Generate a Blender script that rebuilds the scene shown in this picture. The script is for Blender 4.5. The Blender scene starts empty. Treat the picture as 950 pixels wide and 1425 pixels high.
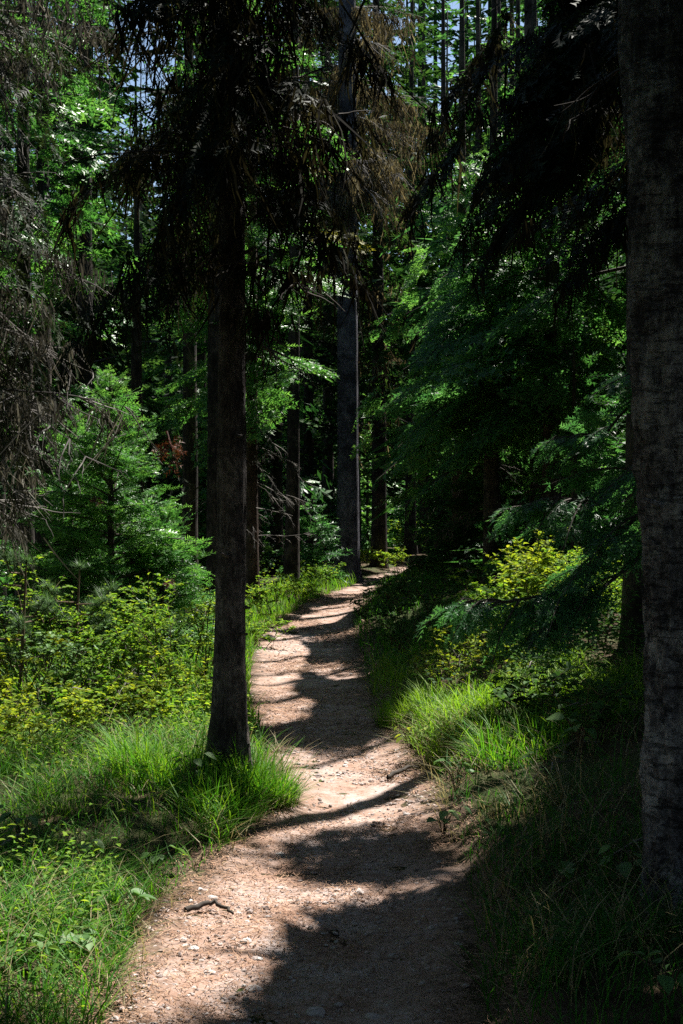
import bpy, math, random
import numpy as np
from mathutils import Vector

C = bpy.context.scene.collection
SC = bpy.context.scene
R = math.radians
rng = np.random.default_rng(11)

# ------------------------------------------------------------------ camera, sky, sun, exposure
FPX, CX, HY, EYE = 1979.0, 475.0, 690.0, 1.6          # measured on the photograph (950 x 1425)
cd = bpy.data.cameras.new('camera')
cam = bpy.data.objects.new('camera', cd); C.objects.link(cam)
cd.sensor_fit = 'VERTICAL'; cd.sensor_height = 36.0; cd.lens = 50.0
cd.clip_end = 2000.0; cd.clip_start = 0.05
cam.location = (0, 0, EYE)
cam.rotation_euler = (R(90 - 0.64), 0, 0)
SC.camera = cam

SUN_AZ, SUN_EL = 35.0, 57.0                            # azimuth from straight ahead (+Y) to the right
sdir = Vector((math.sin(R(SUN_AZ)) * math.cos(R(SUN_EL)), math.cos(R(SUN_AZ)) * math.cos(R(SUN_EL)), math.sin(R(SUN_EL))))
KX, KY = sdir.x / sdir.z, sdir.y / sdir.z              # horizontal run of a sun ray per metre of height

w = bpy.data.worlds.new('World'); SC.world = w; w.use_nodes = True
nt = w.node_tree
bg = nt.nodes['Background']
sky = nt.nodes.new('ShaderNodeTexSky'); sky.sky_type = 'NISHITA'
sky.sun_disc = False; sky.sun_elevation = R(SUN_EL); sky.sun_rotation = R(SUN_AZ)
sky.air_density = 1.0; sky.dust_density = .5; sky.ozone_density = 1.0
nt.links.new(sky.outputs[0], bg.inputs[0]); bg.inputs[1].default_value = 0.05

ld = bpy.data.lights.new('sun', 'SUN'); ld.energy = 5.0; ld.angle = R(0.5); ld.color = (1.0, 0.95, 0.87)
sun = bpy.data.objects.new('sun', ld); C.objects.link(sun)
sun.rotation_euler = sdir.to_track_quat('Z', 'Y').to_euler(); sun.location = (20, 30, 50)

SC.view_settings.view_transform = 'Standard'; SC.view_settings.look = 'None'
SC.view_settings.exposure = 1.5; SC.view_settings.gamma = 1.0
SC.view_settings.use_curve_mapping = False
SC.render.engine = 'CYCLES'
SC.cycles.max_bounces = 6; SC.cycles.diffuse_bounces = 3; SC.cycles.glossy_bounces = 2
SC.cycles.transmission_bounces = 4; SC.cycles.transparent_max_bounces = 4
SC.cycles.sample_clamp_indirect = 2.0; SC.cycles.sample_clamp_direct = 3.0
SC.cycles.use_denoising = False     # keeps needles and grass crisp

# ------------------------------------------------------------------ measuring helpers
def at(px, py, z=0.0):
    """photo pixel on the level z -> point of the place"""
    Y = FPX * (EYE - z) / (py - HY)
    return ((px - CX) / FPX * Y, Y)
def gx(px, Y): return (px - CX) / FPX * Y
def gz(py, Y): return EYE - (py - HY) / FPX * Y

def sstep(a, b, x):
    t = np.clip((np.asarray(x, float) - a) / (b - a), 0, 1); return t * t * (3 - 2 * t)

def _hash(ix, iy, iz, seed):
    h = (ix.astype(np.int64) * 374761393 + iy.astype(np.int64) * 668265263 + iz.astype(np.int64) * 2147483647 + seed * 1274126177) & 0xFFFFFFFF
    h = ((h ^ (h >> 13)) * 1274126177) & 0xFFFFFFFF
    h = (h ^ (h >> 16)) & 0xFFFFFFFF
    return h / 4294967295.0
def vnoise(p, seed=0):
    p = np.asarray(p, float)
    if p.shape[1] == 2: p = np.c_[p, np.zeros(len(p))]
    i = np.floor(p); f = p - i; f = f * f * (3 - 2 * f); i = i.astype(np.int64)
    out = 0
    for dx in (0, 1):
        for dy in (0, 1):
            for dz in (0, 1):
                wgt = (f[:, 0] if dx else 1 - f[:, 0]) * (f[:, 1] if dy else 1 - f[:, 1]) * (f[:, 2] if dz else 1 - f[:, 2])
                out = out + wgt * _hash(i[:, 0] + dx, i[:, 1] + dy, i[:, 2] + dz, seed)
    return out * 2 - 1
def fbm(p, seed=0, octs=3):
    p = np.asarray(p, float); a = 1.0; s = 0
    for k in range(octs): s = s + a * vnoise(p * 2 ** k, seed + k); a *= .5
    return s

# the trail's two edges (photo pixels -> metres)
L_EDGE = [(60, 1600), (150, 1425), (192, 1300), (232, 1250), (300, 1200), (345, 1165), (385, 1130), (388, 1080), (362, 1030), (346, 985), (345, 940), (352, 900), (368, 880), (393, 860), (424, 840), (480, 818), (515, 803), (545, 793), (566, 787)]
R_EDGE = [(690, 1600), (655, 1425), (645, 1300), (640, 1250), (628, 1200), (618, 1150), (608, 1100), (588, 1065), (560, 1040), (537, 1015), (520, 985), (503, 940), (494, 900), (490, 880), (492, 860), (502, 840), (522, 820), (546, 803), (575, 793), (596, 787)]
_le = np.array([at(*p) for p in L_EDGE]); _re = np.array([at(*p) for p in R_EDGE])
def path_l(y): return np.interp(y, _le[:, 1], _le[:, 0])
def path_r(y):
    y = np.asarray(y, float); return np.interp(y, _re[:, 1], _re[:, 0]) + np.clip(y - 33, 0, 60) * .6
def path_l2(y):
    y = np.asarray(y, float); return path_l(y) + np.clip(y - 33, 0, 60) * .6
def height(x, y):
    x = np.asarray(x, float); y = np.asarray(y, float)
    l, r = path_l2(y), path_r(y)
    dl, dr = l - x, x - r
    inside = np.clip(np.minimum(x - l, r - x), 0, None)
    far = sstep(26, 60, y)
    h = -0.03 * sstep(0, .3, inside)
    h = h + 0.10 * sstep(0, .5, dl) - 0.25 * sstep(1.2, 5, dl) * (1 - far)
    h = h + (0.12 * sstep(0, .25, dr) + 0.33 * sstep(.15, 1.7, dr)) + 0.5 * sstep(2, 9, dr)
    p = np.c_[x.ravel(), y.ravel()]
    n = (fbm(p * .7, 5) * .06 + fbm(p * 3.1, 9) * .02).reshape(x.shape)
    out = np.maximum(sstep(0, .5, dl), sstep(0, .5, dr))
    nn = (fbm(p * 1.9, 15) * .012).reshape(x.shape)
    h = h + n * out + nn
    return h + 0.9 * sstep(60, 200, y)
def h1(x, y): return float(height(np.array([x]), np.array([y]))[0])

# ------------------------------------------------------------------ openings cut in the canopy to put sun on chosen spots: (polygon in sun-projected ground metres, lowest height that may shade it, share of twigs missing)
OPEN = []
def uv(x, y, z): return (x - z * KX, y - z * KY)
def open_ground(pix, p=1.0, z=0.0, zmin=.5):
    OPEN.append((np.array([uv(*at(a, b, z), z) for a, b in pix]), z + zmin, p))
def open_ball(px, py, Y, r, p=1.0, rz=None):
    x, z = gx(px, Y), gz(py, Y); rz = rz or r
    pts = []
    for k in range(14):
        a = k / 14 * 2 * math.pi
        pts.append((x + r * math.cos(a), Y + r * math.sin(a)))
    pts = [uv(a, b, z) for a, b in pts]
    OPEN.append((np.array(pts), z + rz * .5, p))
def open_tall(px, Y, r, z0, z1, p=1.0):                # a standing column of foliage that the sun reaches
    x = gx(px, Y)
    pts = [uv(x + r * math.cos(a), Y + r * math.sin(a), z) for z in (z0, z1) for a in np.linspace(0, 2 * math.pi, 12, endpoint=False)]
    pts = np.array(pts)                               # convex hull
    pts = pts[np.lexsort((pts[:, 1], pts[:, 0]))]
    def half(P):
        h = []
        for q in P:
            while len(h) > 1 and (h[-1][0] - h[-2][0]) * (q[1] - h[-2][1]) - (h[-1][1] - h[-2][1]) * (q[0] - h[-2][0]) <= 0: h.pop()
            h.append(q)
        return h[:-1]
    OPEN.append((np.array(half(pts) + half(pts[::-1])), z1, p))

open_ground([(140, 1440), (190, 1300), (290, 1210), (330, 1180), (395, 1178), (425, 1222), (560, 1222), (632, 1205), (620, 1242), (480, 1252), (400, 1305), (340, 1390), (250, 1440)])
open_ground([(350, 1038), (520, 1033), (560, 1042), (600, 1080), (612, 1122), (540, 1132), (430, 1150), (380, 1172), (330, 1170), (380, 1120), (380, 1070)])
open_ground([(335, 1015), (340, 900), (372, 874), (402, 880), (432, 900), (425, 930), (405, 955), (440, 975), (440, 990), (380, 1012)])
open_ground([(430, 968), (500, 962), (505, 972), (440, 980)], .9)
open_ground([(420, 928), (470, 920), (475, 926), (420, 936)], .9)
open_ground([(385, 876), (432, 846), (500, 830), (528, 836), (470, 862)])
open_ground([(430, 828), (470, 818), (528, 814), (520, 823)])
open_ground([(495, 804), (530, 797), (570, 792), (570, 796), (530, 803)])
open_ground([(-200, 1090), (150, 1095), (300, 1065), (350, 930), (380, 868), (425, 836), (400, 828), (100, 834), (-200, 838)], .93, 0, .6)
open_ground([(60, 1095), (250, 1050), (400, 1045), (415, 1120), (365, 1165), (290, 1118), (200, 1112)], .95)
open_ground([(-180, 1470), (-180, 1300), (60, 1285), (140, 1262), (195, 1290), (175, 1470)], 1.0)
open_ground([(150, 1262), (260, 1200), (330, 1160), (350, 1180), (250, 1235), (180, 1290)], .5)
open_ground([(515, 1012), (545, 960), (700, 870), (890, 860), (890, 945), (780, 965), (720, 1020), (640, 1060), (560, 1055)], 1.0, .3)
open_ground([(620, 1070), (690, 1010), (790, 1000), (770, 1090), (650, 1135)], .75, .3)
open_tall(165, 12.3, 1.05, .2, 2.3, 1.0)
open_tall(60, 10.5, .7, .2, 1.6, .85)
open_tall(395, 19.5, 1.3, 2.0, 5.2, .95)
open_tall(590, 19.5, 1.4, 1.8, 6.5, 1.0)
open_tall(690, 17.5, 1.1, 1.5, 5.5, .95)
open_ball(500, 170, 26, 2.2, .95)
open_tall(20, 9, .9, 1.0, 4.6, .7)
open_tall(735, 11.3, 1.0, .3, 1.4, 1.0)
open_tall(790, 9.3, .5, 1.0, 1.6, .8)
open_tall(515, 38, 1.2, .2, 4.6, .9)
open_tall(800, 16.0, 1.1, 1.5, 5.0, .75)
open_tall(560, 24.5, 1.4, 2.5, 8.0, .7)
open_tall(590, 39, 2.0, .1, 2.5, .85)
open_tall(430, 25, 1.5, .1, 2.0, .8)
open_tall(545, 31, 1.0, .1, 1.2, .9)
open_tall(90, 15, 1.2, 1.5, 4.5, .7)

def in_poly(P, poly):
    x, y = P[:, 0], P[:, 1]; ins = np.zeros(len(P), bool); n = len(poly); j = n - 1
    for i in range(n):
        xi, yi = poly[i]; xj, yj = poly[j]
        c = ((yi > y) != (yj > y))
        with np.errstate(divide='ignore', invalid='ignore'):
            xx = (xj - xi) * (y - yi) / (yj - yi + 1e-12) + xi
        ins ^= c & (x < xx); j = i
    return ins
def shading(P, rnd, only=None):
    """True where foliage at P would close one of the openings; rnd in 0..1 per point decides in partly open ones"""
    u = np.c_[P[:, 0] - P[:, 2] * KX, P[:, 1] - P[:, 2] * KY]
    q = np.c_[u[:, 0] + .05 * vnoise(u * 4.0, 31), u[:, 1] + .08 * vnoise(u * 4.0, 41)]
    pat = np.clip(.5 + .62 * vnoise(u * 2.1, 51) + .3 * vnoise(u * 5.0, 52), .001, .999)   # one pattern of gaps for every tree: the sun comes through in flecks
    out = np.zeros(len(P), bool)
    for k_, (poly, zmin, p) in enumerate(OPEN):
        if only is not None and k_ not in only: continue
        lo, hi = poly.min(0), poly.max(0)
        m = (P[:, 2] > zmin) & (q[:, 0] > lo[0]) & (q[:, 0] < hi[0]) & (q[:, 1] > lo[1]) & (q[:, 1] < hi[1]) & (pat < p) & ~out
        if m.any():
            k = np.where(m)[0]; out[k[in_poly(q[k], poly)]] = True
    return out
def in_view(P, m=1.06):
    return (P[:, 1] > .4) & (np.abs(P[:, 0]) < .24 * m * P[:, 1] + .1) & (P[:, 2] < EYE + .349 * m * P[:, 1] + .1)

# ------------------------------------------------------------------ mesh helpers
class Geo:
    def __init__(s): s.v = []; s.f = []; s.t = []; s.n = 0
    def add(s, v, f, t=None):
        if len(f) == 0: return
        v = np.asarray(v, np.float32); f = np.asarray(f, np.int32)
        s.v.append(v); s.f.append(f + s.n); s.n += len(v)
        s.t.append(np.full(len(f), .5, np.float32) if t is None else np.broadcast_to(np.asarray(t, np.float32), (len(f),)))
    def empty(s): return not s.f
NTRI = [0]
def mesh_from(name, v, f, t, m, smooth=False):
    me = bpy.data.meshes.new(name)
    v = np.ascontiguousarray(v, np.float32); f = np.ascontiguousarray(f, np.int32)
    me.vertices.add(len(v)); me.vertices.foreach_set('co', v.ravel())
    me.loops.add(f.size); me.loops.foreach_set('vertex_index', f.ravel())
    me.polygons.add(len(f)); me.polygons.foreach_set('loop_start', np.arange(0, f.size, f.shape[1], dtype=np.int32))
    me.polygons.foreach_set('use_smooth', np.full(len(f), smooth, bool))
    if t is not None:
        a = me.attributes.new('tint', 'FLOAT', 'FACE'); a.data.foreach_set('value', np.ascontiguousarray(t, np.float32))
    me.update(calc_edges=True); me.materials.append(m)
    NTRI[0] += len(f) * (f.shape[1] - 2)
    return me
def link(name, me, parent=None, loc=None):
    o = bpy.data.objects.new(name, me); C.objects.link(o)
    if parent is not None: o.parent = parent
    if loc is not None: o.location = loc
    return o
def build(name, g, m, parent=None, smooth=False, loc=None):
    v = np.concatenate(g.v); f = np.concatenate(g.f); t = np.concatenate(g.t)
    return link(name, mesh_from(name, v, f, t, m, smooth), parent, loc)
def tag(o, label=None, cat=None, group=None, kind=None):
    if label: o['label'] = label
    if cat: o['category'] = cat
    if group: o['group'] = group
    if kind: o['kind'] = kind
    return o
def root(name, loc, label, cat, group=None):
    o = bpy.data.objects.new(name, None); C.objects.link(o); o.location = loc
    o.empty_display_size = .1
    return tag(o, label, cat, group)

def tube(pts, rad, n=6, cap=True):
    pts = np.asarray(pts, float); rad = np.asarray(rad, float); k = len(pts)
    d = np.gradient(pts, axis=0); d /= np.linalg.norm(d, axis=1)[:, None] + 1e-9
    ref = np.where(np.abs(d[:, 2:3]) > .9, np.array([[1., 0, 0]]), np.array([[0, 0, 1.]]))
    a = np.cross(d, ref); a /= np.linalg.norm(a, axis=1)[:, None] + 1e-9
    b = np.cross(d, a)
    th = np.arange(n) / n * 2 * math.pi
    V = (pts[:, None] + rad[:, None, None] * (a[:, None] * np.cos(th)[None, :, None] + b[:, None] * np.sin(th)[None, :, None])).reshape(-1, 3)
    i = np.arange(k - 1)[:, None] * n; j = np.arange(n)[None]; j2 = (j + 1) % n
    A, B, Cc, D = i + j, i + j2, i + n + j2, i + n + j
    F = np.concatenate([np.stack([A, B, Cc], -1).reshape(-1, 3), np.stack([A, Cc, D], -1).reshape(-1, 3)])
    if cap:
        V = np.r_[V, pts[-1:]]; e = (k - 1) * n; q = np.arange(n)
        F = np.r_[F, np.stack([e + q, e + (q + 1) % n, np.full(n, len(V) - 1)], -1)]
    return V, F

def leaf_quads(base, dirv, nrm, ln, wd, fold=.25, bend=.15):
    """pointed, folded, slightly bent leaves: 6 triangles each"""
    base = np.asarray(base, float); n = len(base)
    d = dirv / (np.linalg.norm(dirv, axis=1)[:, None] + 1e-9)
    s = np.cross(d, nrm); s /= np.linalg.norm(s, axis=1)[:, None] + 1e-9
    u = np.cross(s, d)
    ln = np.broadcast_to(ln, (n,))[:, None]; wd = np.broadcast_to(wd, (n,))[:, None]
    m1 = base + d * ln * .38; m2 = base + d * ln * .72 - u * ln * bend * .3
    tip = base + d * ln - u * ln * bend
    V = np.stack([base, m1 + s * wd * .5 + u * wd * fold, m1 - s * wd * .5 + u * wd * fold, m1, m2 + s * wd * .36 + u * wd * fold * .6, m2 - s * wd * .36 + u * wd * fold * .6, m2, tip], 1).reshape(-1, 3)
    tri = np.array([[0, 3, 1], [0, 2, 3], [1, 3, 6], [1, 6, 4], [2, 6, 3], [2, 5, 6], [4, 6, 7], [5, 7, 6]])
    F = (np.arange(n)[:, None, None] * 8 + tri[None]).reshape(-1, 3)
    return V, F

# ------------------------------------------------------------------ materials
def nodes(name):
    m = bpy.data.materials.new(name); m.use_nodes = True
    t = m.node_tree; return m, t, t.nodes['Principled BSDF']
def add(t, kind, **kw):
    n = t.nodes.new(kind)
    for k, v in kw.items(): setattr(n, k, v)
    return n
def ramp(t, src, stops):
    r = add(t, 'ShaderNodeValToRGB'); e = r.color_ramp.elements
    while len(e) < len(stops): e.new(.5)
    for q, (p, c) in zip(e, stops): q.position = p; q.color = (*c, 1)
    t.links.new(src, r.inputs[0]); return r.outputs[0]
def noise(t, scale, detail=4, rough=.6, vec=None, dist=0):
    n = add(t, 'ShaderNodeTexNoise'); n.inputs['Scale'].default_value = scale; n.inputs['Detail'].default_value = detail
    n.inputs['Roughness'].default_value = rough; n.inputs['Distortion'].default_value = dist
    if vec is not None: t.links.new(vec, n.inputs['Vector'])
    return n
def foliage(name, stops, trans=.35, rough=.45, spec=.35, tcol=(1.25, 1.2, .7)):
    m, t, b = nodes(name)
    a = add(t, 'ShaderNodeAttribute', attribute_name='tint')
    oi = add(t, 'ShaderNodeObjectInfo')
    mx = add(t, 'ShaderNodeMath', operation='MULTIPLY_ADD'); t.links.new(oi.outputs['Random'], mx.inputs[0])
    mx.inputs[1].default_value = .12; t.links.new(a.outputs['Fac'], mx.inputs[2])
    col = ramp(t, mx.outputs[0], stops)
    t.links.new(col, b.inputs['Base Color']); b.inputs['Roughness'].default_value = rough; b.inputs['Specular IOR Level'].default_value = spec
    tr = add(t, 'ShaderNodeBsdfTranslucent')
    mc = add(t, 'ShaderNodeMix', data_type='RGBA', blend_type='MULTIPLY'); mc.inputs[0].default_value = 1
    t.links.new(col, mc.inputs[6]); mc.inputs[7].default_value = (*tcol, 1); t.links.new(mc.outputs[2], tr.inputs[0])
    ms = add(t, 'ShaderNodeMixShader'); ms.inputs[0].default_value = trans
    t.links.new(b.outputs[0], ms.inputs[1]); t.links.new(tr.outputs[0], ms.inputs[2])
    t.links.new(ms.outputs[0], t.nodes['Material Output'].inputs[0])
    return m
def bark(name, c0, c1, c2, sx=14, sz=4, bump=.6, dash=0.0, moss=None):
    m, t, b = nodes(name)
    tc = add(t, 'ShaderNodeTexCoord'); mp = add(t, 'ShaderNodeMapping'); mp.inputs['Scale'].default_value = (1, 1, sz / sx)
    t.links.new(tc.outputs['Object'], mp.inputs['Vector'])
    n1 = noise(t, sx, 8, .72, mp.outputs[0], .5); n2 = noise(t, 3.5, 4, .6, tc.outputs['Object'], .4); n4 = noise(t, sx * 4, 4, .7, mp.outputs[0])
    mm = add(t, 'ShaderNodeMath', operation='MULTIPLY_ADD'); t.links.new(n1.outputs[0], mm.inputs[0]); mm.inputs[1].default_value = .9
    m2 = add(t, 'ShaderNodeMath', operation='MULTIPLY_ADD'); t.links.new(n4.outputs[0], m2.inputs[0]); m2.inputs[1].default_value = .5; t.links.new(n2.outputs[0], m2.inputs[2])
    t.links.new(m2.outputs[0], mm.inputs[2])
    col = ramp(t, mm.outputs[0], [(1.04 / 1.6, c0), (1.2 / 1.6, c1), (1.38 / 1.6, c2)])
    sc = add(t, 'ShaderNodeMath', operation='MULTIPLY'); t.links.new(mm.outputs[0], sc.inputs[0]); sc.inputs[1].default_value = 1 / 1.6
    t.links.new(sc.outputs[0], col.node.inputs[0])
    last = col; hgt = n1.outputs[0]
    if dash:
        mq = add(t, 'ShaderNodeMapping'); mq.inputs['Scale'].default_value = (1, 1, 4.5); t.links.new(tc.outputs['Object'], mq.inputs['Vector'])
        n3 = noise(t, 9, 5, .65, mq.outputs[0], .8)
        cr = ramp(t, n3.outputs[0], [(.36, (1 - dash,) * 3), (.47, (1, 1, 1))])
        mc = add(t, 'ShaderNodeMix', data_type='RGBA', blend_type='MULTIPLY'); mc.inputs[0].default_value = 1
        t.links.new(col, mc.inputs[6]); t.links.new(cr, mc.inputs[7]); last = mc.outputs[2]
        hh = add(t, 'ShaderNodeMath', operation='ADD'); t.links.new(cr, hh.inputs[0]); t.links.new(n1.outputs[0], hh.inputs[1]); hgt = hh.outputs[0]
    t.links.new(last, b.inputs['Base Color'])
    b.inputs['Roughness'].default_value = .85; b.inputs['Specular IOR Level'].default_value = .2
    s = add(t, 'ShaderNodeMath', operation='MULTIPLY_ADD'); t.links.new(n4.outputs[0], s.inputs[0]); s.inputs[1].default_value = .5; t.links.new(hgt, s.inputs[2])
    bp = add(t, 'ShaderNodeBump'); bp.inputs['Strength'].default_value = bump; bp.inputs['Distance'].default_value = .028
    t.links.new(s.outputs[0], bp.inputs['Height']); t.links.new(bp.outputs[0], b.inputs['Normal'])
    return m
def plain(name, stops, rough=.85, spec=.2, nscale=None):
    m, t, b = nodes(name)
    if nscale:
        n = noise(t, nscale, 4, .6); src = n.outputs[0]
    else:
        src = add(t, 'ShaderNodeAttribute', attribute_name='tint').outputs['Fac']
    t.links.new(ramp(t, src, stops), b.inputs['Base Color']); b.inputs['Roughness'].default_value = rough
    b.inputs['Specular IOR Level'].default_value = spec
    return m

M = {}
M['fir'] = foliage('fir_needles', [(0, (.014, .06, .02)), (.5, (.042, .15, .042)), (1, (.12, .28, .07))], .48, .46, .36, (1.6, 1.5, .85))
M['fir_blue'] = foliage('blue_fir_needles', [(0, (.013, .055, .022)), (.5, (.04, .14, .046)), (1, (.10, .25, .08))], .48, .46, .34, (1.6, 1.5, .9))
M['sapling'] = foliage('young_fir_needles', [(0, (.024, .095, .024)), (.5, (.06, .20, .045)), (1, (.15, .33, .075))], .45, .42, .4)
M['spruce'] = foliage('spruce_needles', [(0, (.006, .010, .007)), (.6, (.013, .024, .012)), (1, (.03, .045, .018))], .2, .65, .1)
M['pine'] = foliage('pine_needles', [(0, (.03, .08, .03)), (1, (.1, .19, .07))], .35, .5, .3)
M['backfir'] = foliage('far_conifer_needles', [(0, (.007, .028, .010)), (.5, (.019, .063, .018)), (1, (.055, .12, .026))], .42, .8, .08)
M['yellow'] = foliage('mossy_bough', [(0, (.10, .11, .015)), (1, (.22, .21, .03))], .4, .6, .2)
M['rust'] = foliage('dead_needles', [(0, (.06, .018, .010)), (1, (.15, .05, .026))], .25, .6, .2)
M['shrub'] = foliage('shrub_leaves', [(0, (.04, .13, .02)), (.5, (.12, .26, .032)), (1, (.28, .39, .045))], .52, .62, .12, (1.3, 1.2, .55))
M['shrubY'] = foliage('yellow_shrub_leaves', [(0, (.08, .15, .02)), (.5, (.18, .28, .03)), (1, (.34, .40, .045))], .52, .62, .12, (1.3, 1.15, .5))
M['shrubD'] = foliage('dark_shrub_leaves', [(0, (.018, .055, .016)), (.5, (.038, .10, .026)), (1, (.08, .17, .04))], .45, .65, .12)  # darker copy of the shrub leaves, shade put into the colour
M['plant'] = foliage('broad_leaf', [(0, (.045, .12, .035)), (.5, (.10, .2, .06)), (1, (.18, .3, .10))], .35, .55, .2)
M['grass'] = foliage('grass_blades', [(0, (.02, .09, .012)), (.5, (.055, .20, .02)), (1, (.19, .33, .03))], .45, .6, .22, (1.3, 1.3, .5))
M['straw'] = foliage('dry_grass_blades', [(0, (.16, .13, .06)), (1, (.36, .32, .17))], .35, .6, .25, (1.1, 1.05, .8))
M['lichen_dark'] = foliage('dark_beard_lichen', [(0, (.008, .007, .006)), (.6, (.022, .02, .014)), (1, (.06, .058, .032))], .25, .9, .05)
M['lichen_pale'] = foliage('pale_beard_lichen', [(0, (.03, .03, .026)), (.6, (.09, .086, .072)), (1, (.22, .21, .175))], .2, .9, .05, (1.1, 1.05, .9))
M['lichen_brown'] = foliage('brown_beard_lichen', [(0, (.03, .025, .018)), (.5, (.10, .09, .06)), (1, (.30, .28, .19))], .35, .9, .05, (1.2, 1.05, .7))
M['twig'] = plain('twig_wood', [(0, (.03, .025, .02)), (1, (.09, .075, .065))])
M['twig_pale'] = plain('bleached_twig', [(0, (.06, .055, .05)), (1, (.2, .185, .17))])
M['stem'] = plain('shrub_stem', [(0, (.05, .035, .022)), (1, (.13, .09, .055))])
M['bark_dark'] = bark('dark_bark', (.012, .010, .009), (.03, .025, .022), (.08, .066, .056), 18, 6)
M['bark_fore'] = bark('foreground_bark', (.022, .018, .018), (.06, .052, .05), (.17, .15, .138), 30, 12, .9)
M['bark_blue'] = bark('bluish_bark', (.025, .025, .032), (.065, .065, .085), (.15, .15, .18), 30, 20, .6)
M['bark_pale'] = bark('pale_scaly_bark', (.045, .041, .047), (.13, .124, .138), (.34, .335, .355), 24, 18, 1.0, .55)
M['bark_red'] = bark('reddish_bark', (.02, .014, .011), (.05, .034, .026), (.11, .08, .065), 20, 7)

def ground_mats():
    m, t, b = nodes('forest_floor')
    g = add(t, 'ShaderNodeNewGeometry'); P = g.outputs['Position']
    n1 = noise(t, 5, 6, .65, P); n2 = noise(t, 60, 3, .6, P); n3 = noise(t, .8, 3, .5, P)
    col = ramp(t, n1.outputs[0], [(.3, (.025, .018, .012)), (.5, (.06, .042, .026)), (.7, (.11, .08, .05))])
    moss = ramp(t, n3.outputs[0], [(.45, (0, 0, 0)), (.6, (1, 1, 1))])
    mc = add(t, 'ShaderNodeMix', data_type='RGBA'); t.links.new(moss, mc.inputs[0]); t.links.new(col, mc.inputs[6]); mc.inputs[7].default_value = (.045, .06, .02, 1)
    t.links.new(mc.outputs[2], b.inputs['Base Color']); b.inputs['Roughness'].default_value = .95; b.inputs['Specular IOR Level'].default_value = .1
    bp = add(t, 'ShaderNodeBump'); bp.inputs['Strength'].default_value = .7; bp.inputs['Distance'].default_value = .03
    t.links.new(n2.outputs[0], bp.inputs['Height']); t.links.new(bp.outputs[0], b.inputs['Normal'])
    M['ground'] = m
    m, t, b = nodes('trail_dirt')
    g = add(t, 'ShaderNodeNewGeometry'); P = g.outputs['Position']
    n1 = noise(t, 3.2, 6, .7, P, .3); n2 = noise(t, 55, 5, .75, P); n3 = noise(t, 190, 2, .5, P)
    ad = add(t, 'ShaderNodeMath', operation='MULTIPLY_ADD'); t.links.new(n2.outputs[0], ad.inputs[0]); ad.inputs[1].default_value = .55; t.links.new(n1.outputs[0], ad.inputs[2])
    col = ramp(t, ad.outputs[0], [(.52, (.17, .09, .055)), (.68, (.28, .175, .13)), (.8, (.37, .272, .23)), (.95, (.46, .40, .385))])
    vo = add(t, 'ShaderNodeTexVoronoi'); vo.inputs['Scale'].default_value = 75; t.links.new(P, vo.inputs['Vector'])
    sp = ramp(t, vo.outputs['Color'], [(0, (.62, .55, .52)), (.5, (1, 1, 1)), (1, (1.15, 1.12, 1.12))])
    mc = add(t, 'ShaderNodeMix', data_type='RGBA', blend_type='MULTIPLY'); mc.inputs[0].default_value = .6
    t.links.new(col, mc.inputs[6]); t.links.new(sp, mc.inputs[7]); t.links.new(mc.outputs[2], b.inputs['Base Color'])
    b.inputs['Roughness'].default_value = .9; b.inputs['Specular IOR Level'].default_value = .2
    s = add(t, 'ShaderNodeMath', operation='ADD'); t.links.new(n2.outputs[0], s.inputs[0]); t.links.new(n3.outputs[0], s.inputs[1])
    bp = add(t, 'ShaderNodeBump'); bp.inputs['Strength'].default_value = .7; bp.inputs['Distance'].default_value = .006
    t.links.new(s.outputs[0], bp.inputs['Height']); t.links.new(bp.outputs[0], b.inputs['Normal'])
    wa = add(t, 'ShaderNodeAttribute', attribute_name='worn'); n5 = noise(t, 9, 5, .7, P)
    w1 = add(t, 'ShaderNodeMath', operation='MULTIPLY_ADD'); t.links.new(n5.outputs[0], w1.inputs[0]); w1.inputs[1].default_value = .5; t.links.new(wa.outputs['Fac'], w1.inputs[2])
    wf = add(t, 'ShaderNodeMapRange', interpolation_type='SMOOTHSTEP'); t.links.new(w1.outputs[0], wf.inputs[0]); wf.inputs[1].default_value = .2; wf.inputs[2].default_value = .4
    soil = ramp(t, n2.outputs[0], [(.3, (.03, .02, .013)), (.5, (.075, .05, .032)), (.7, (.14, .09, .055))])
    wd_ = add(t, 'ShaderNodeMapRange', interpolation_type='SMOOTHSTEP'); t.links.new(w1.outputs[0], wd_.inputs[0]); wd_.inputs[1].default_value = .3; wd_.inputs[2].default_value = .75; wd_.inputs[3].default_value = .6; wd_.inputs[4].default_value = 0
    dr_ = add(t, 'ShaderNodeMix', data_type='RGBA'); t.links.new(wd_.outputs[0], dr_.inputs[0]); t.links.new(mc.outputs[2], dr_.inputs[6]); dr_.inputs[7].default_value = (.25, .165, .128, 1); mc = dr_
    me_ = add(t, 'ShaderNodeMix', data_type='RGBA'); t.links.new(wf.outputs[0], me_.inputs[0]); t.links.new(soil, me_.inputs[6]); t.links.new(mc.outputs[2], me_.inputs[7])
    t.links.new(me_.outputs[2], b.inputs['Base Color'])
    M['path'] = m
ground_mats()
M['stone'] = plain('trail_stone', [(0, (.20, .155, .14)), (.5, (.36, .30, .28)), (1, (.58, .55, .53))], .8, .3)
M['needle'] = plain('fallen_needle', [(0, (.11, .055, .032)), (.6, (.29, .16, .095)), (1, (.46, .31, .20))], .7, .3)

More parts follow.
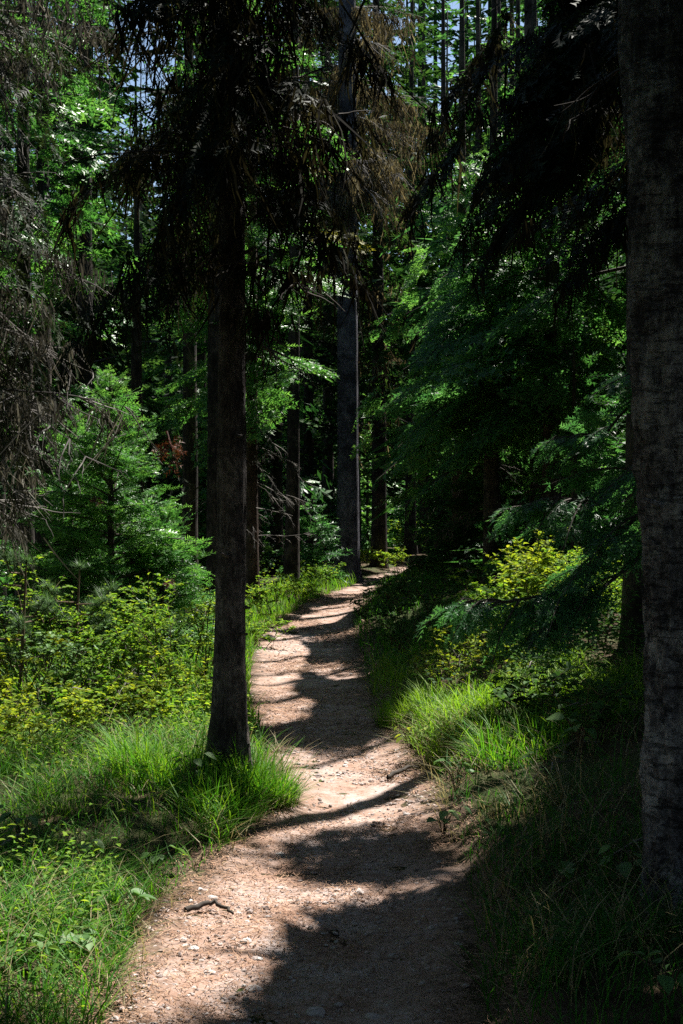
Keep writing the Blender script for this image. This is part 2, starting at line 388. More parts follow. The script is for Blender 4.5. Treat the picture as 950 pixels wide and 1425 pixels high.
# ------------------------------------------------------------------ ground and trail
def grid_mesh(xs, ys, dz, m, name):
    X, Y = np.meshgrid(xs, ys); Z = height(X, Y) + dz
    V = np.stack([X, Y, Z], -1).reshape(-1, 3); nx = len(xs)
    i = (np.arange(len(ys) - 1)[:, None] * nx + np.arange(nx - 1)[None]).reshape(-1)
    F = np.stack([i, i + 1, i + nx + 1, i + nx], -1)
    return link(name, mesh_from(name, V, F, None, m, True))
xs = np.r_[np.linspace(-400, -30, 12), np.linspace(-28, -5, 30), np.arange(-4.8, 5, .1), np.linspace(5.2, 28, 30), np.linspace(32, 400, 12)]
ys = np.r_[np.linspace(-200, -12, 10), np.linspace(-10, 2, 16), np.arange(2.2, 16, .1), np.linspace(16.2, 45, 100), np.linspace(48, 120, 25), np.linspace(140, 600, 12)]
tag(grid_mesh(xs, ys, 0, M['ground'], 'ground'), kind='structure')
ty = np.r_[np.linspace(-6, 3, 20), np.arange(3.05, 15, .06), np.arange(15, 60, .25)]
U = np.linspace(-.22, 1.22, 46)
pl, pr = path_l2(ty), path_r(ty)
wob = np.c_[ty * 2.3, ty * 0]
pl = pl + .05 * fbm(wob, 3) + .035 * fbm(wob * 5, 13); pr = pr + .05 * fbm(wob + 77, 4) + .035 * fbm(wob * 5 + 31, 14)
PX = pl[:, None] + (pr - pl)[:, None] * U[None]; PY = np.repeat(ty[:, None], len(U), 1)
edge = np.minimum(U + .22, 1.22 - U)[None] / .06
into = np.minimum(PX - pl[:, None], pr[:, None] - PX)          # metres inside the trodden width
PZ = height(PX, PY) + .006 - .03 * np.clip(1 - edge, 0, 1) + .006 * fbm(np.c_[PX.ravel() * 9, PY.ravel() * 9], 61).reshape(PX.shape)
nx = len(U); i = (np.arange(len(ty) - 1)[:, None] * nx + np.arange(nx - 1)[None]).reshape(-1)
pm = (mesh_from('dirt_path', np.stack([PX, PY, PZ], -1).reshape(-1, 3), np.stack([i, i + 1, i + nx + 1, i + nx], -1), None, M['path'], True))
pa = pm.attributes.new('worn', 'FLOAT', 'POINT'); pa.data.foreach_set('value', np.ascontiguousarray(into.ravel(), np.float32))
tag(link('dirt_path', pm), kind='structure')

# ------------------------------------------------------------------ conifer boughs
def spray(L, lod, r, dense=1.0, hang=0.0, wide=.46):
    """a flat bough of length L along +x: needles as small blades along its twigs. Returns V, F, twig id per face, tip factor per face, and the wood tube"""
    st = {0: .05, 1: .075, 2: .12, 3: .2, 4: .3}[lod] / dense
    tw = []                                            # start, dir, length
    s0 = .10 * L + .02
    tw.append((np.array([s0, 0, 0]), np.array([1., 0, 0]), L - s0))
    s = s0
    while s < L - .02:
        for sd in (-1, 1):
            l = wide * L * (1 - s / L) ** .8 * min(1, .35 + s / (.3 * L)) * r.uniform(.75, 1.15) + .035
            a = R(r.uniform(48, 66)); p = np.array([s + r.uniform(-.4, .4) * st, 0, 0])
            d = np.array([math.cos(a), sd * math.sin(a), r.normal(-.12, .22) - hang]); d /= np.linalg.norm(d)
            tw.append((p, d, l))
            if lod <= 1 and l > .12:
                ss = {0: .05, 1: .10}[lod] / dense; q = .04
                while q < l - .02:
                    for s2 in (-1, 1):
                        l2 = .42 * (l - q) * r.uniform(.7, 1.1) + .03
                        a2 = R(r.uniform(38, 55)) * s2
                        d2 = np.array([d[0] * math.cos(a2) - d[1] * math.sin(a2), d[0] * math.sin(a2) + d[1] * math.cos(a2), d[2] + r.normal(-.05, .16) - hang * .5]); d2 /= np.linalg.norm(d2)
                        tw.append((p + d * q, d2, l2))
                    q += ss * r.uniform(.8, 1.2)
            elif lod == 2 and l > .25:
                q = .08
                while q < l - .05:
                    for s2 in (-1, 1):
                        l2 = .4 * (l - q) * r.uniform(.7, 1.1) + .05; a2 = R(45) * s2
                        d2 = np.array([d[0] * math.cos(a2) - d[1] * math.sin(a2), d[0] * math.sin(a2) + d[1] * math.cos(a2), d[2] + r.uniform(-.15, .1)])
                        tw.append((p + d * q, d2, l2))
                    q += .17
        s += st * r.uniform(.8, 1.2)
    P = np.array([t[0] for t in tw]); D = np.array([t[1] for t in tw]); Ln = np.array([t[2] for t in tw])
    kp = r.uniform(0, 1, len(tw)) > .12; kp[0] = True
    P, D, Ln = P[kp], D[kp], Ln[kp] * r.uniform(.7, 1.2, kp.sum()); tw = [None] * len(P)
    D = D + r.normal(0, .10, D.shape); D /= np.linalg.norm(D, axis=1)[:, None]
    Sd = np.cross(D, [0, 0, 1.]); Sd /= np.linalg.norm(Sd, axis=1)[:, None] + 1e-9
    Up = np.cross(Sd, D); ro = r.normal(0, .5, len(P))[:, None]; Sd = Sd * np.cos(ro) + Up * np.sin(ro)
    V = []; F = []; T = []; Q = []; n = 0
    if lod <= 1:
        step, nl, nw = {0: (.021, .038, .015), 1: (.046, .066, .032)}[lod]
        for k in range(len(tw)):
            m = max(2, int(Ln[k] / step)); tt = (np.arange(m) + .3) / m * Ln[k]
            for sd in (-1, 1):
                b = P[k] + D[k] * tt[:, None]; ang = r.uniform(.5, .95, m)
                nd = D[k] * np.cos(ang)[:, None] + Sd[k] * sd * np.sin(ang)[:, None]; nd[:, 2] += r.uniform(-.15, .4, m)
                ll = nl * r.uniform(.75, 1.15, m)[:, None] * np.clip(1.25 - tt / Ln[k] * .5, .5, 1)[:, None]
                e = b + nd * ll; wv = D[k] * nw * .5
                V.append(np.stack([b - wv, b + wv, e], 1).reshape(-1, 3)); F.append(n + np.arange(m * 3).reshape(-1, 3)); n += m * 3
                T.append(np.full(m, k)); Q.append(tt / max(Ln[k], .1))
    else:
        wd = {2: .075, 3: .14, 4: .24}[lod]
        wv = Sd * np.minimum(wd, .45 * Ln + .02)[:, None] * .5; up = r.uniform(-.25, .25, len(tw))[:, None] * np.array([[0, 0, 1.]]) * wd
        V.append(np.stack([P, P + D * (Ln * .45)[:, None] + wv + up, P + D * Ln[:, None], P + D * (Ln * .5)[:, None] - wv - up], 1).reshape(-1, 3))
        ii = np.arange(len(tw))[:, None] * 4
        F.append(np.concatenate([ii + [0, 1, 2], ii + [0, 2, 3]])); T.append(np.tile(np.arange(len(tw)), 2)); Q.append(np.full(len(tw) * 2, .5))
    x = np.linspace(0, L * .97, 5)
    wV, wF = tube(np.c_[x, x * 0, x * 0], np.interp(x, [0, L], [.007 + .007 * L, .002]), 3 if lod > 1 else 5)
    return np.concatenate(V), np.concatenate(F), np.concatenate(T), np.clip(np.concatenate(Q), 0, 1), wV, wF, len(tw)
_cache = {}
def get_spray(L, lod, r, dense=1.0, hang=0.0):
    cls = min((.35, .6, 1.0, 1.5, 2.1, 2.8), key=lambda c: abs(c - L)); k = (cls, lod, int(r.integers(0, 3)), dense, hang)
    if k not in _cache: _cache[k] = spray(cls, lod, np.random.default_rng(hash((cls, lod, k[2])) % 99991), dense, hang)
    return cls, _cache[k]
def bough_xf(V, L, sc, el, az, roll, droop, o):
    V = V * sc; x, y, z = V[:, 0], V[:, 1], V[:, 2]
    y2 = y * math.cos(roll) - z * math.sin(roll); z2 = y * math.sin(roll) + z * math.cos(roll)
    z2 = z2 - droop * x * x / max(L, .1) - .25 * np.abs(y) * abs(droop)
    xx = x * math.cos(el) - z2 * math.sin(el); zz = x * math.sin(el) + z2 * math.cos(el)
    return np.c_[xx * math.cos(az) - y2 * math.sin(az) + o[0], xx * math.sin(az) + y2 * math.cos(az) + o[1], zz + o[2]]

def lichen_strands(g, A, ln, r, wd=.012, per=3, spread=.05):
    """tufts of hanging, crooked, tapering ribbons from the points A"""
    per = per + 3
    n = len(A) * per
    if n == 0: return
    big = np.repeat(r.gamma(2.0, .5, len(A)), per).clip(.2, 2.2)
    b = np.repeat(A, per, 0) + r.normal(0, spread * .8, (n, 3)) * [1, 1, .6]
    l = ln * big * r.uniform(.25, 1.0, n); az = r.uniform(0, math.pi, n); s = np.c_[np.cos(az), np.sin(az), 0 * az]
    w0 = wd * .62 * r.uniform(.4, 1.3, n)
    P = [b]; dr = r.normal(0, .25, (n, 3)) * [1, 1, 0]
    for k in range(3):
        dr = dr + r.normal(0, .22, (n, 3)) * [1, 1, .3]
        P.append(P[-1] + (np.array([0, 0, -1.]) + dr) * (l / 3)[:, None])
    a = s * w0[:, None]
    V = np.stack([P[0] - a * .5, P[0] + a * .5, P[1] - a * .8, P[1] + a * .8, P[2] - a * .5, P[2] + a * .5, P[3]], 1).reshape(-1, 3)
    tri = np.array([[0, 1, 3], [0, 3, 2], [2, 3, 5], [2, 5, 4], [4, 5, 6]])
    F = (np.arange(n)[:, None, None] * 7 + tri[None]).reshape(-1, 3)
    g.add(V, F, np.repeat(np.clip(np.repeat(r.beta(1.5, 2.2, len(A)), per) + r.normal(0, .1, n), 0, 1), 5))

def trunk_geo(pts, rad, n, rings, seed, rough, flare=.0, rib=6, ring_pow=1.25):
    pts = np.asarray(pts, float); rad = np.asarray(rad, float)
    z = np.linspace(0, 1, rings) ** ring_pow; s = np.linspace(0, 1, len(pts))
    P = np.stack([np.interp(z, s, pts[:, k]) for k in range(3)], 1); rr = np.interp(z, s, rad)
    zz = P[:, 2] - P[0, 2]; rr = rr * (1 + flare * np.exp(-zz / .4))
    V, F = tube(P, rr, n)
    c = np.r_[np.repeat(P, n, 0), P[-1:]]; d = V - c; ln = np.linalg.norm(d, axis=1)[:, None] + 1e-9; d /= ln
    q = np.c_[d[:, :2] * 2.2 + seed * 3.1, c[:, 2]]
    amt = rough * (.6 * fbm(q * [rib * .3, rib * .3, 2.0], seed) + .5 * vnoise(q * [rib, rib, 6.0], seed + 5) + .3 * vnoise(q * [rib * 2, rib * 2, 22.0], seed + 8) + .55 * vnoise(c * [2.0, 2.0, 1.6] + seed, seed + 11) - .35 * (np.abs(vnoise(q * [rib * .8, rib * .8, 11.0], seed + 9)) < .1))
    fl = 1 + (.5 * flare * np.sin(np.arctan2(d[:, 1], d[:, 0]) * 4 + seed) * np.exp(-(c[:, 2] - P[0, 2]) / .18))
    return c + d * (ln * (1 + amt[:, None]) * fl[:, None]), F

def conifer(name, label, cat, x, y, H, r0, zc, L, nb, seed, group=None, mat='fir', barkm='bark_dark', lean=(0, 0), lod=None, keep=0.0, shape=.8, dense=1.0, hang=.0,
            lichen=0, lichen_mat='lichen_dark', el0=-.18, el1=.35, droop=.22, az_rng=None, dead=0, dead_z=None, dead_L=.7, rings=None, sides=None, rough=.05, flare=.25, tint=0., no_crown=False,
            stubs=0, rtop=None, taper=1.0, needles=1.0, lichen_len=.22, lichen_w=.012, always=False, prune_only=None, skip=None, ring_pow=1.25):
    r = np.random.default_rng(seed); base = h1(x, y) - .04
    t = root(name, (x, y, base), label, cat, group)
    k = 9; s = np.linspace(0, 1, k)
    wob = np.cumsum(r.normal(0, .012, (k, 2)), 0) * H * .06; wob[0] = 0
    pts = np.c_[lean[0] * s * H + wob[:, 0], lean[1] * s * H + wob[:, 1], s * H]
    rad = r0 * (1 - s) ** taper + .012 + (0 if rtop is None else rtop * s)
    near = y < 14
    V, F = trunk_geo(pts, rad, sides or (20 if near else 10), rings or (60 if near else 24), seed % 50, rough, flare, ring_pow=ring_pow)
    g = Geo(); g.add(V, F); build('trunk', g, M[barkm], t, True)
    axis = lambda z: np.array([np.interp(z, pts[:, 2], pts[:, 0]), np.interp(z, pts[:, 2], pts[:, 1]), z])
    rat = lambda z: float(np.interp(z, pts[:, 2], rad))
    O = np.array([x, y, base])
    crown = Geo(); wood = Geo(); lich = Geo(); az = r.uniform(0, 6.28)
    for i in range(nb if not no_crown else 0):
        u = (i + r.uniform(0, 1)) / nb; z = zc + (H - zc) * u; az += 2.4 + r.normal(0, .35)
        a = az if az_rng is None else R(r.uniform(*az_rng))
        if skip and skip(a, z, r): continue
        l = L * (1 - u) ** shape * min(1, .72 + u * 2.5) * r.uniform(.7, 1.15) + .12
        el = el0 + (el1 - el0) * u + r.normal(0, .16); dr = droop * r.uniform(.6, 1.4) * (1 - .5 * u)
        o = axis(z) + np.array([math.cos(a), math.sin(a), 0]) * rat(z) * .7
        tip = np.array([o, o + np.array([math.cos(a), math.sin(a), el * .7 - dr]) * l * .6, o + np.array([math.cos(a), math.sin(a), el - dr]) * l]) + O
        vis = in_view(tip).any()
        if lod is not None and vis: q = lod
        elif vis: q = 1 if y < 23 else 2
        else: q = 2 if 9 < y < 32 and abs(x) < .3 * y else 3
        if not vis and y > 45: continue
        cls, (sv, sf, stw, sq, wv, wf, ntw) = get_spray(l, q, r, dense, hang)
        sc = l / cls; roll = r.normal(0, .22)
        W = bough_xf(sv, l, sc, el, a, roll, dr, o)
        kp = np.ones(len(sf), bool)
        if not (vis and r.uniform() < (keep if always else 0)):
            cen = W[sf].mean(1) + O
            twr = r.uniform(0, 1, ntw)[stw]
            kp = ~shading(cen, twr)
        elif prune_only: kp = ~shading(W[sf].mean(1) + O, r.uniform(0, 1, ntw)[stw], prune_only)
        if needles < 1: kp &= (r.uniform(0, 1, ntw)[stw] < needles)
        if kp.any():
            ff = sf[kp]
            uq, inv = np.unique(ff, return_inverse=True)
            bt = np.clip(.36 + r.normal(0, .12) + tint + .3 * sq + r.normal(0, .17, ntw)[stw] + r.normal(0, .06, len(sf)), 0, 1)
            crown.add(W[uq], inv.reshape(-1, 3), bt[kp])
            if vis and y < 30 and kp.mean() > .75: wood.add(bough_xf(wv, l, sc, el, a, roll, dr, o), wf, r.uniform(.2, .8))
            if lichen and vis and kp.mean() > .35:
                m = max(2, int(lichen * l * 10)); tt = r.uniform(.05, 1, m) * l / sc / sc
                lat = r.uniform(-1, 1, m) * .33 * (l - tt * sc).clip(.05) / sc
                A = bough_xf(np.c_[tt * sc, lat, 0 * tt], l, sc, el, a, roll, dr, o)
                if not always or prune_only: A = A[~shading(A + O, r.uniform(0, .9, len(A)), prune_only)]
                lichen_strands(lich, A, lichen_len, r, lichen_w, 3, .03)
    if dead:
        zr = dead_z or (.8, zc + .5)
        for i in range(dead):
            z = r.uniform(*zr); a = r.uniform(0, 6.28) if az_rng is None else R(r.uniform(*az_rng)); l = dead_L * r.uniform(.4, 1.2)
            dq = axis(z) + np.array([math.cos(a), math.sin(a), -.2]) * np.array([[.2], [.6], [1.]]) * l + O
            if not always and shading(dq, np.zeros(3)).any(): continue
            dead_limb(wood, axis(z) + np.array([math.cos(a), math.sin(a), 0]) * rat(z) * .8, a, l, r, -.15 + r.normal(0, .2), near, 2 if y < 27 else 1)
            if lichen:
                m = int(lichen * l * 7) + 1; tt = r.uniform(.1, 1, m)[:, None] * l
                A = axis(z) + np.array([math.cos(a), math.sin(a), -.2]) * tt
                if in_view(A + O).any(): lichen_strands(lich, A, lichen_len, r, lichen_w, 3, .05)
    if not crown.empty(): build('crown', crown, M[mat], t)
    if not wood.empty(): tag(build('limb', wood, M['twig_pale' if dead > 20 else 'twig'], t), kind='stuff')
    if not lich.empty(): tag(build('lichen', lich, M[lichen_mat], t), kind='stuff')
    for i in range(stubs):
        z = r.uniform(.5, zc + 2); a = r.uniform(-2.9, .1); l = r.uniform(.05, .16); d = np.array([math.cos(a), math.sin(a), r.uniform(-.2, .3)])
        b = axis(z) + d * rat(z) * .8; g = Geo(); V, F = tube([b, b + d * l * .5, b + d * l], [.014, .010, .006], 6); g.add(V, F); build('branch_stub', g, M[barkm], t)
    return t
def dead_limb(g, o, a, l, r, el, near, depth=2):
    k = 7; p = np.array(o, float); d = np.array([math.cos(a) * math.cos(el), math.sin(a) * math.cos(el), math.sin(el)])
    P = [p.copy()]
    for i in range(k - 1):
        d = d + r.normal(0, .13, 3) + [0, 0, -.04]; d /= np.linalg.norm(d); p = p + d * l / (k - 1); P.append(p.copy())
    P = np.array(P); V, F = tube(P, np.linspace(.0035 + .007 * l, .0015, k), 4 if near else 3); g.add(V, F, r.uniform(0, 1))
    if depth > 0:
        for i in range(int(4 + l * 7) if depth == 2 else 3):
            j = int(r.integers(1, k)); aa = a + r.choice([-1, 1]) * r.uniform(.4, 1.2)
            dead_limb(g, P[j], aa, l * r.uniform(.18, .45), r, el - r.uniform(0, .7), near, depth - 1)

# ------------------------------------------------------------------ trees in the photograph
def where(px):
    for lim, txt in ((-40, 'outside the left edge of the photo'), (45, 'at the far left behind the half dead spruce'), (120, 'behind the smaller young fir'), (210, 'behind the bright young fir'), (290, 'just left of the foreground trunk'), (345, 'hidden behind the foreground trunk'), (400, 'just right of the foreground trunk'), (450, 'left of the tall bluish trunk'),
                     (500, 'behind the tall bluish trunk'), (560, 'beside the straight trunk'), (625, 'behind the two thin trunks'), (700, 'behind the grey trunked fir on the right bank'), (780, 'behind the shaded firs of the right bank'), (870, 'deep behind the sunlit right shrubs'), (960, 'hidden behind the thick right trunk')):
        if px < lim: return txt
    return 'outside the right edge of the photo'
BG = 'dark conifers crowded behind the bend of the path'
OFF = 'conifers added outside the frame to shade the path'
SUNSIDE = lambda a, z, r: math.cos(a - .96) > .1 and r.uniform() < .65      # boughs left out towards the sun so light reaches the visible ones
# foreground trunk, left of the path
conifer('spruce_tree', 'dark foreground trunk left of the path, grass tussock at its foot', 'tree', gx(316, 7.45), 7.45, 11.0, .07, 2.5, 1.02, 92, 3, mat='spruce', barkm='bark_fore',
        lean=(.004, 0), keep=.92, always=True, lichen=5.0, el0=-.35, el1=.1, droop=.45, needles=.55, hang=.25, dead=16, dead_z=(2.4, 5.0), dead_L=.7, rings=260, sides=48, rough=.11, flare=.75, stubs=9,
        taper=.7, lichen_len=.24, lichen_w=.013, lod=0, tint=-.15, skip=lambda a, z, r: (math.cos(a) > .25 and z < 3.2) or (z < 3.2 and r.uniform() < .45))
# thick trunk at the right edge
conifer('old_spruce', 'thick pale scaly trunk filling the right edge of the photo', 'tree', 1.272, 4.9, 15.0, .172, 4.6, 2.0, 70, 5, mat='spruce', barkm='bark_pale', lean=(-.047, 0), lichen=2.0,
        rings=340, sides=110, rough=.11, flare=.3, stubs=7, taper=.6, keep=.3, dead=4, dead_z=(3.6, 5), el0=-.2, needles=.8, lod=1, ring_pow=1.9)
# tall bluish trunk at the bend
conifer('tall_spruce', 'tall bluish grey trunk standing where the path bends', 'tree', gx(484, 26.5), 26.5, 24.0, .2, 7.6, 2.3, 130, 7, mat='spruce', barkm='bark_blue', lichen=4.6, lichen_mat='lichen_brown',
        el0=-.35, droop=.4, needles=.5, hang=.2, dead=40, dead_z=(7.0, 10.8), dead_L=1.5, lichen_len=.55, lichen_w=.02, keep=.85, always=True, prune_only=(8, 14), taper=.55, rings=60, sides=22, rough=.04, flare=.3)
# slim trunks on either side of the foreground trunk
conifer('green_fir', 'fir with bright green boughs just right of the foreground trunk', 'tree', gx(352, 19.5), 19.5, 13.0, .085, 2.7, 1.6, 170, 9, mat='sapling', keep=.9, always=True, prune_only=(14,), skip=SUNSIDE, el0=-.05, droop=.25, dead=22, dead_z=(1, 3), dead_L=.7, tint=.12, barkm='bark_red')  # raised tint stands in for sun on these boughs
conifer('slim_spruce', 'slim dark trunk close behind the left side of the foreground trunk', 'tree', gx(296, 18.0), 18.0, 14.0, .085, 3.6, 1.4, 70, 11, mat='spruce', keep=.6, lichen=2, dead=18, dead_z=(1, 4), needles=.7)
conifer('slim_spruce', 'slim dark trunk between the foreground trunk and the tall bluish one', 'tree', gx(405, 23.5), 23.5, 16.0, .115, 3.4, 1.5, 80, 13, mat='fir', keep=.6, lichen=1.5, dead=26, dead_z=(1, 4.5), dead_L=1.0, needles=.8)
conifer('slim_spruce', 'farther slim trunk just left of the tall bluish trunk', 'tree', gx(457, 36), 36, 19.0, .16, 4.5, 1.8, 80, 15, mat='backfir', dead=14, dead_z=(2, 5), dead_L=1.2)
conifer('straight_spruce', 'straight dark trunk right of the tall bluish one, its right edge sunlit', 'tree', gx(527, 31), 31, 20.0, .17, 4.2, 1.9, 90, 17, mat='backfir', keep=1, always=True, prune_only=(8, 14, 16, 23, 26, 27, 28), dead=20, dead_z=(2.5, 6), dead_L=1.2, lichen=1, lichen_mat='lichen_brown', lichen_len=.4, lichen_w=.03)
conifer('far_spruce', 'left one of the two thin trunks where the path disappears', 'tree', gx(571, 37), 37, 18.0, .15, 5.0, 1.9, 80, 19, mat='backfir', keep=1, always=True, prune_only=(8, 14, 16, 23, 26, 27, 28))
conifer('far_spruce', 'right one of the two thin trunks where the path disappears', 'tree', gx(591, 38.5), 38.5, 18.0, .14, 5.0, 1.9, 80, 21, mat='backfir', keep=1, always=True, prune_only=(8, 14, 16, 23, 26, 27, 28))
# firs that close the view on both sides
for px, Y, H, zc, L, m, lb in [(60, 17.5, 13, .8, 1.7, 'fir', 'dark fir with low boughs behind the half dead spruce'), (190, 18.5, 6.5, .5, 1.5, 'fir', 'dim mid sized fir standing behind the bright young fir'), (262, 21, 15, 1.2, 1.7, 'spruce', 'dusky spruce filling the gap left of the foreground trunk'),
                               (-5, 21, 15, 1.0, 1.8, 'fir', 'dark fir at the far left edge behind the others'), (385, 27.5, 17, 1.5, 1.9, 'fir', 'green fir behind the slim trunk in the middle of the photo'), (432, 30, 18, 2.2, 2.0, 'spruce', 'dusky spruce close left of the tall bluish trunk, farther back'),
                               (615, 28, 13.5, 1.6, 2.2, 'fir', 'tall dark fir behind the boughs right of the path end'), (665, 24, 11.5, 1.2, 2.1, 'fir_blue', 'tall bluish green fir behind the grey trunked fir'),
                               (715, 26, 13, 1.2, 2.2, 'fir', 'tall fir deep in the shade of the right bank'), (790, 22, 18, 1.0, 2.2, 'fir', 'dense dark fir behind the sunlit shrubs on the right'), (835, 26, 19, 1.0, 2.2, 'fir_blue', 'dense fir just left of the thick right trunk, far back'), (910, 20, 18, 1.0, 2.2, 'fir', 'fir mostly hidden behind the thick right trunk')]:
    conifer('dark_fir', lb, 'tree', gx(px, Y), Y, H, .12, zc, L, int(H * 6.5), int(px) + 700, mat=m, lod=2 if Y > 20 else 1, el0=-.2, droop=.28, dead=6, dead_z=(.6, 2.2), skip=SUNSIDE)
# the green firs on the right bank
conifer('boughy_fir', 'green fir leaning its lit boughs over the right of the path', 'tree', gx(640, 20.5), 20.5, 10.2, .12, 1.9, 1.76, 162, 23, mat='fir', skip=SUNSIDE, keep=.85, tint=.28, el0=-.25, droop=.3, dead=10, dead_z=(.6, 2))  # needles tinted brighter to make the boughs look sunlit
conifer('boughy_fir', 'grey trunked fir behind the low grassy bank, boughs just above the shrubs', 'tree', gx(684, 17.5), 17.5, 9.2, .105, 2.0, 1.51, 150, 25, mat='fir_blue', skip=SUNSIDE, keep=.8, tint=.25, el0=-.25, droop=.3, dead=14, dead_z=(.6, 2), barkm='bark_dark')  # sunlit look helped by a brighter needle tint
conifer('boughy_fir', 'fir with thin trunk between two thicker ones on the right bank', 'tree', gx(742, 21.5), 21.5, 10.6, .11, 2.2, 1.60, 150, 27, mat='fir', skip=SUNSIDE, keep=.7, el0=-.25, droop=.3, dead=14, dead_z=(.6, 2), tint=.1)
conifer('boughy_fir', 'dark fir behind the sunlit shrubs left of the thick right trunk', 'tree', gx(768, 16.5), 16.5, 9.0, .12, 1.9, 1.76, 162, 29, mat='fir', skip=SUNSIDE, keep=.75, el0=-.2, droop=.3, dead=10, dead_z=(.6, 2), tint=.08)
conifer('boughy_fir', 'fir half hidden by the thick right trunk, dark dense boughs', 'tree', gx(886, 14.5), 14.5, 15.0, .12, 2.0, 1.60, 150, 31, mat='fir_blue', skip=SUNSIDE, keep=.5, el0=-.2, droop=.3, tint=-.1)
conifer('lichen_spruce', 'dark trunk touching the left side of the thick right trunk', 'tree', gx(888, 10.4), 10.4, 14.0, .1, 4.2, 1.6, 80, 33, mat='spruce', lichen=3.0, el0=-.3, droop=.45, needles=.6, hang=.25, dead=8, dead_z=(2.4, 6), dead_L=.8, lichen_len=.25, lichen_w=.016)
conifer('overhanging_spruce', 'dark lichen hung boughs reaching in at the top right of the photo', 'tree', 2.75, 8.1, 12.0, .11, 2.9, 2.0, 76, 34, mat='spruce', keep=.9, always=True, lichen=4.5, el0=-.15, el1=.1, droop=.35, needles=.6, hang=.25, dead=14, dead_z=(3.2, 5), dead_L=1.2, lichen_len=.22, lichen_w=.014, az_rng=(110, 235), lod=0, tint=-.1, prune_only=(0, 1, 13))
conifer('lichen_spruce', 'lichen hung spruce mostly behind the thick right trunk, boughs high over the bank', 'tree', 3.1, 13.2, 9.8, .1, 4.7, 2.9, 80, 36, mat='spruce', keep=.9, always=True, prune_only=(2, 12), lichen=4.0, el0=-.15, el1=.15, droop=.4, needles=.65, hang=.25, dead=5, dead_z=(4.4, 7), dead_L=1.0,
        lichen_len=.3, lichen_w=.02, az_rng=(125, 232), lod=1, tint=-.05)
# left edge
conifer('dead_spruce', 'half dead spruce at the left edge, bare grey twigs and hanging lichen', 'tree', gx(-45, 9.2), 9.2, 10.0, .1, 2.3, 1.1, 62, 35, mat='spruce', keep=.85, lichen=4.0, lichen_mat='lichen_pale', el0=-.4, el1=.05, droop=.5, needles=.22, hang=.3, lod=0, always=True,
        dead=34, dead_z=(1.2, 5.6), dead_L=.9, az_rng=(-110, 110), lichen_len=.2, lichen_w=.012, tint=.1)
conifer('leafy_fir', 'green fir rising behind the half dead spruce on the left', 'tree', gx(35, 14.5), 14.5, 11.0, .09, 2.4, 1.5, 100, 37, mat='sapling', keep=.5, tint=-.05)
conifer('leafy_fir', 'tall yellowish green fir against the sky at upper left', 'tree', gx(120, 24), 24, 17.0, .15, 3.0, 1.9, 150, 39, mat='backfir', keep=.5, tint=.1)
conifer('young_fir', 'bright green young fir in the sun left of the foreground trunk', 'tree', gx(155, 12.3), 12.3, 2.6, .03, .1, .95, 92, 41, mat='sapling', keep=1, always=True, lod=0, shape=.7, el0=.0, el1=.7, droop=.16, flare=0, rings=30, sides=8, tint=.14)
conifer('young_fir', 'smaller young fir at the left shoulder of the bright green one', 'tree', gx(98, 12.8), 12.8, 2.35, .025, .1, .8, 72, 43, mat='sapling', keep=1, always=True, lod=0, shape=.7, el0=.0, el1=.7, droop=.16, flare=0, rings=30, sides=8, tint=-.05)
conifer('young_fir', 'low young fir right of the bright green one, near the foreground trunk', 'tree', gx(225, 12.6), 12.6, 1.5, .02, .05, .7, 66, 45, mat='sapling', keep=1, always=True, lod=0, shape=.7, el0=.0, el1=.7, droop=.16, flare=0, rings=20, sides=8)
conifer('young_fir', 'small grey green fir left of the tall bluish trunk', 'tree', gx(435, 25), 25, 1.5, .03, .1, .8, 40, 47, mat='fir_blue', keep=1, always=True, lod=1, shape=.75, el0=-.05, el1=.5, droop=.1, flare=0, rings=20, sides=6, tint=.1)
conifer('young_fir', 'tall young fir in the sunny gap right of the tall bluish trunk', 'tree', gx(511, 39), 39, 4.6, .05, .2, 1.0, 70, 49, mat='sapling', keep=1, always=True, lod=2, shape=.75, el0=-.05, el1=.5, droop=.1, flare=0, rings=20, sides=6, tint=.25)

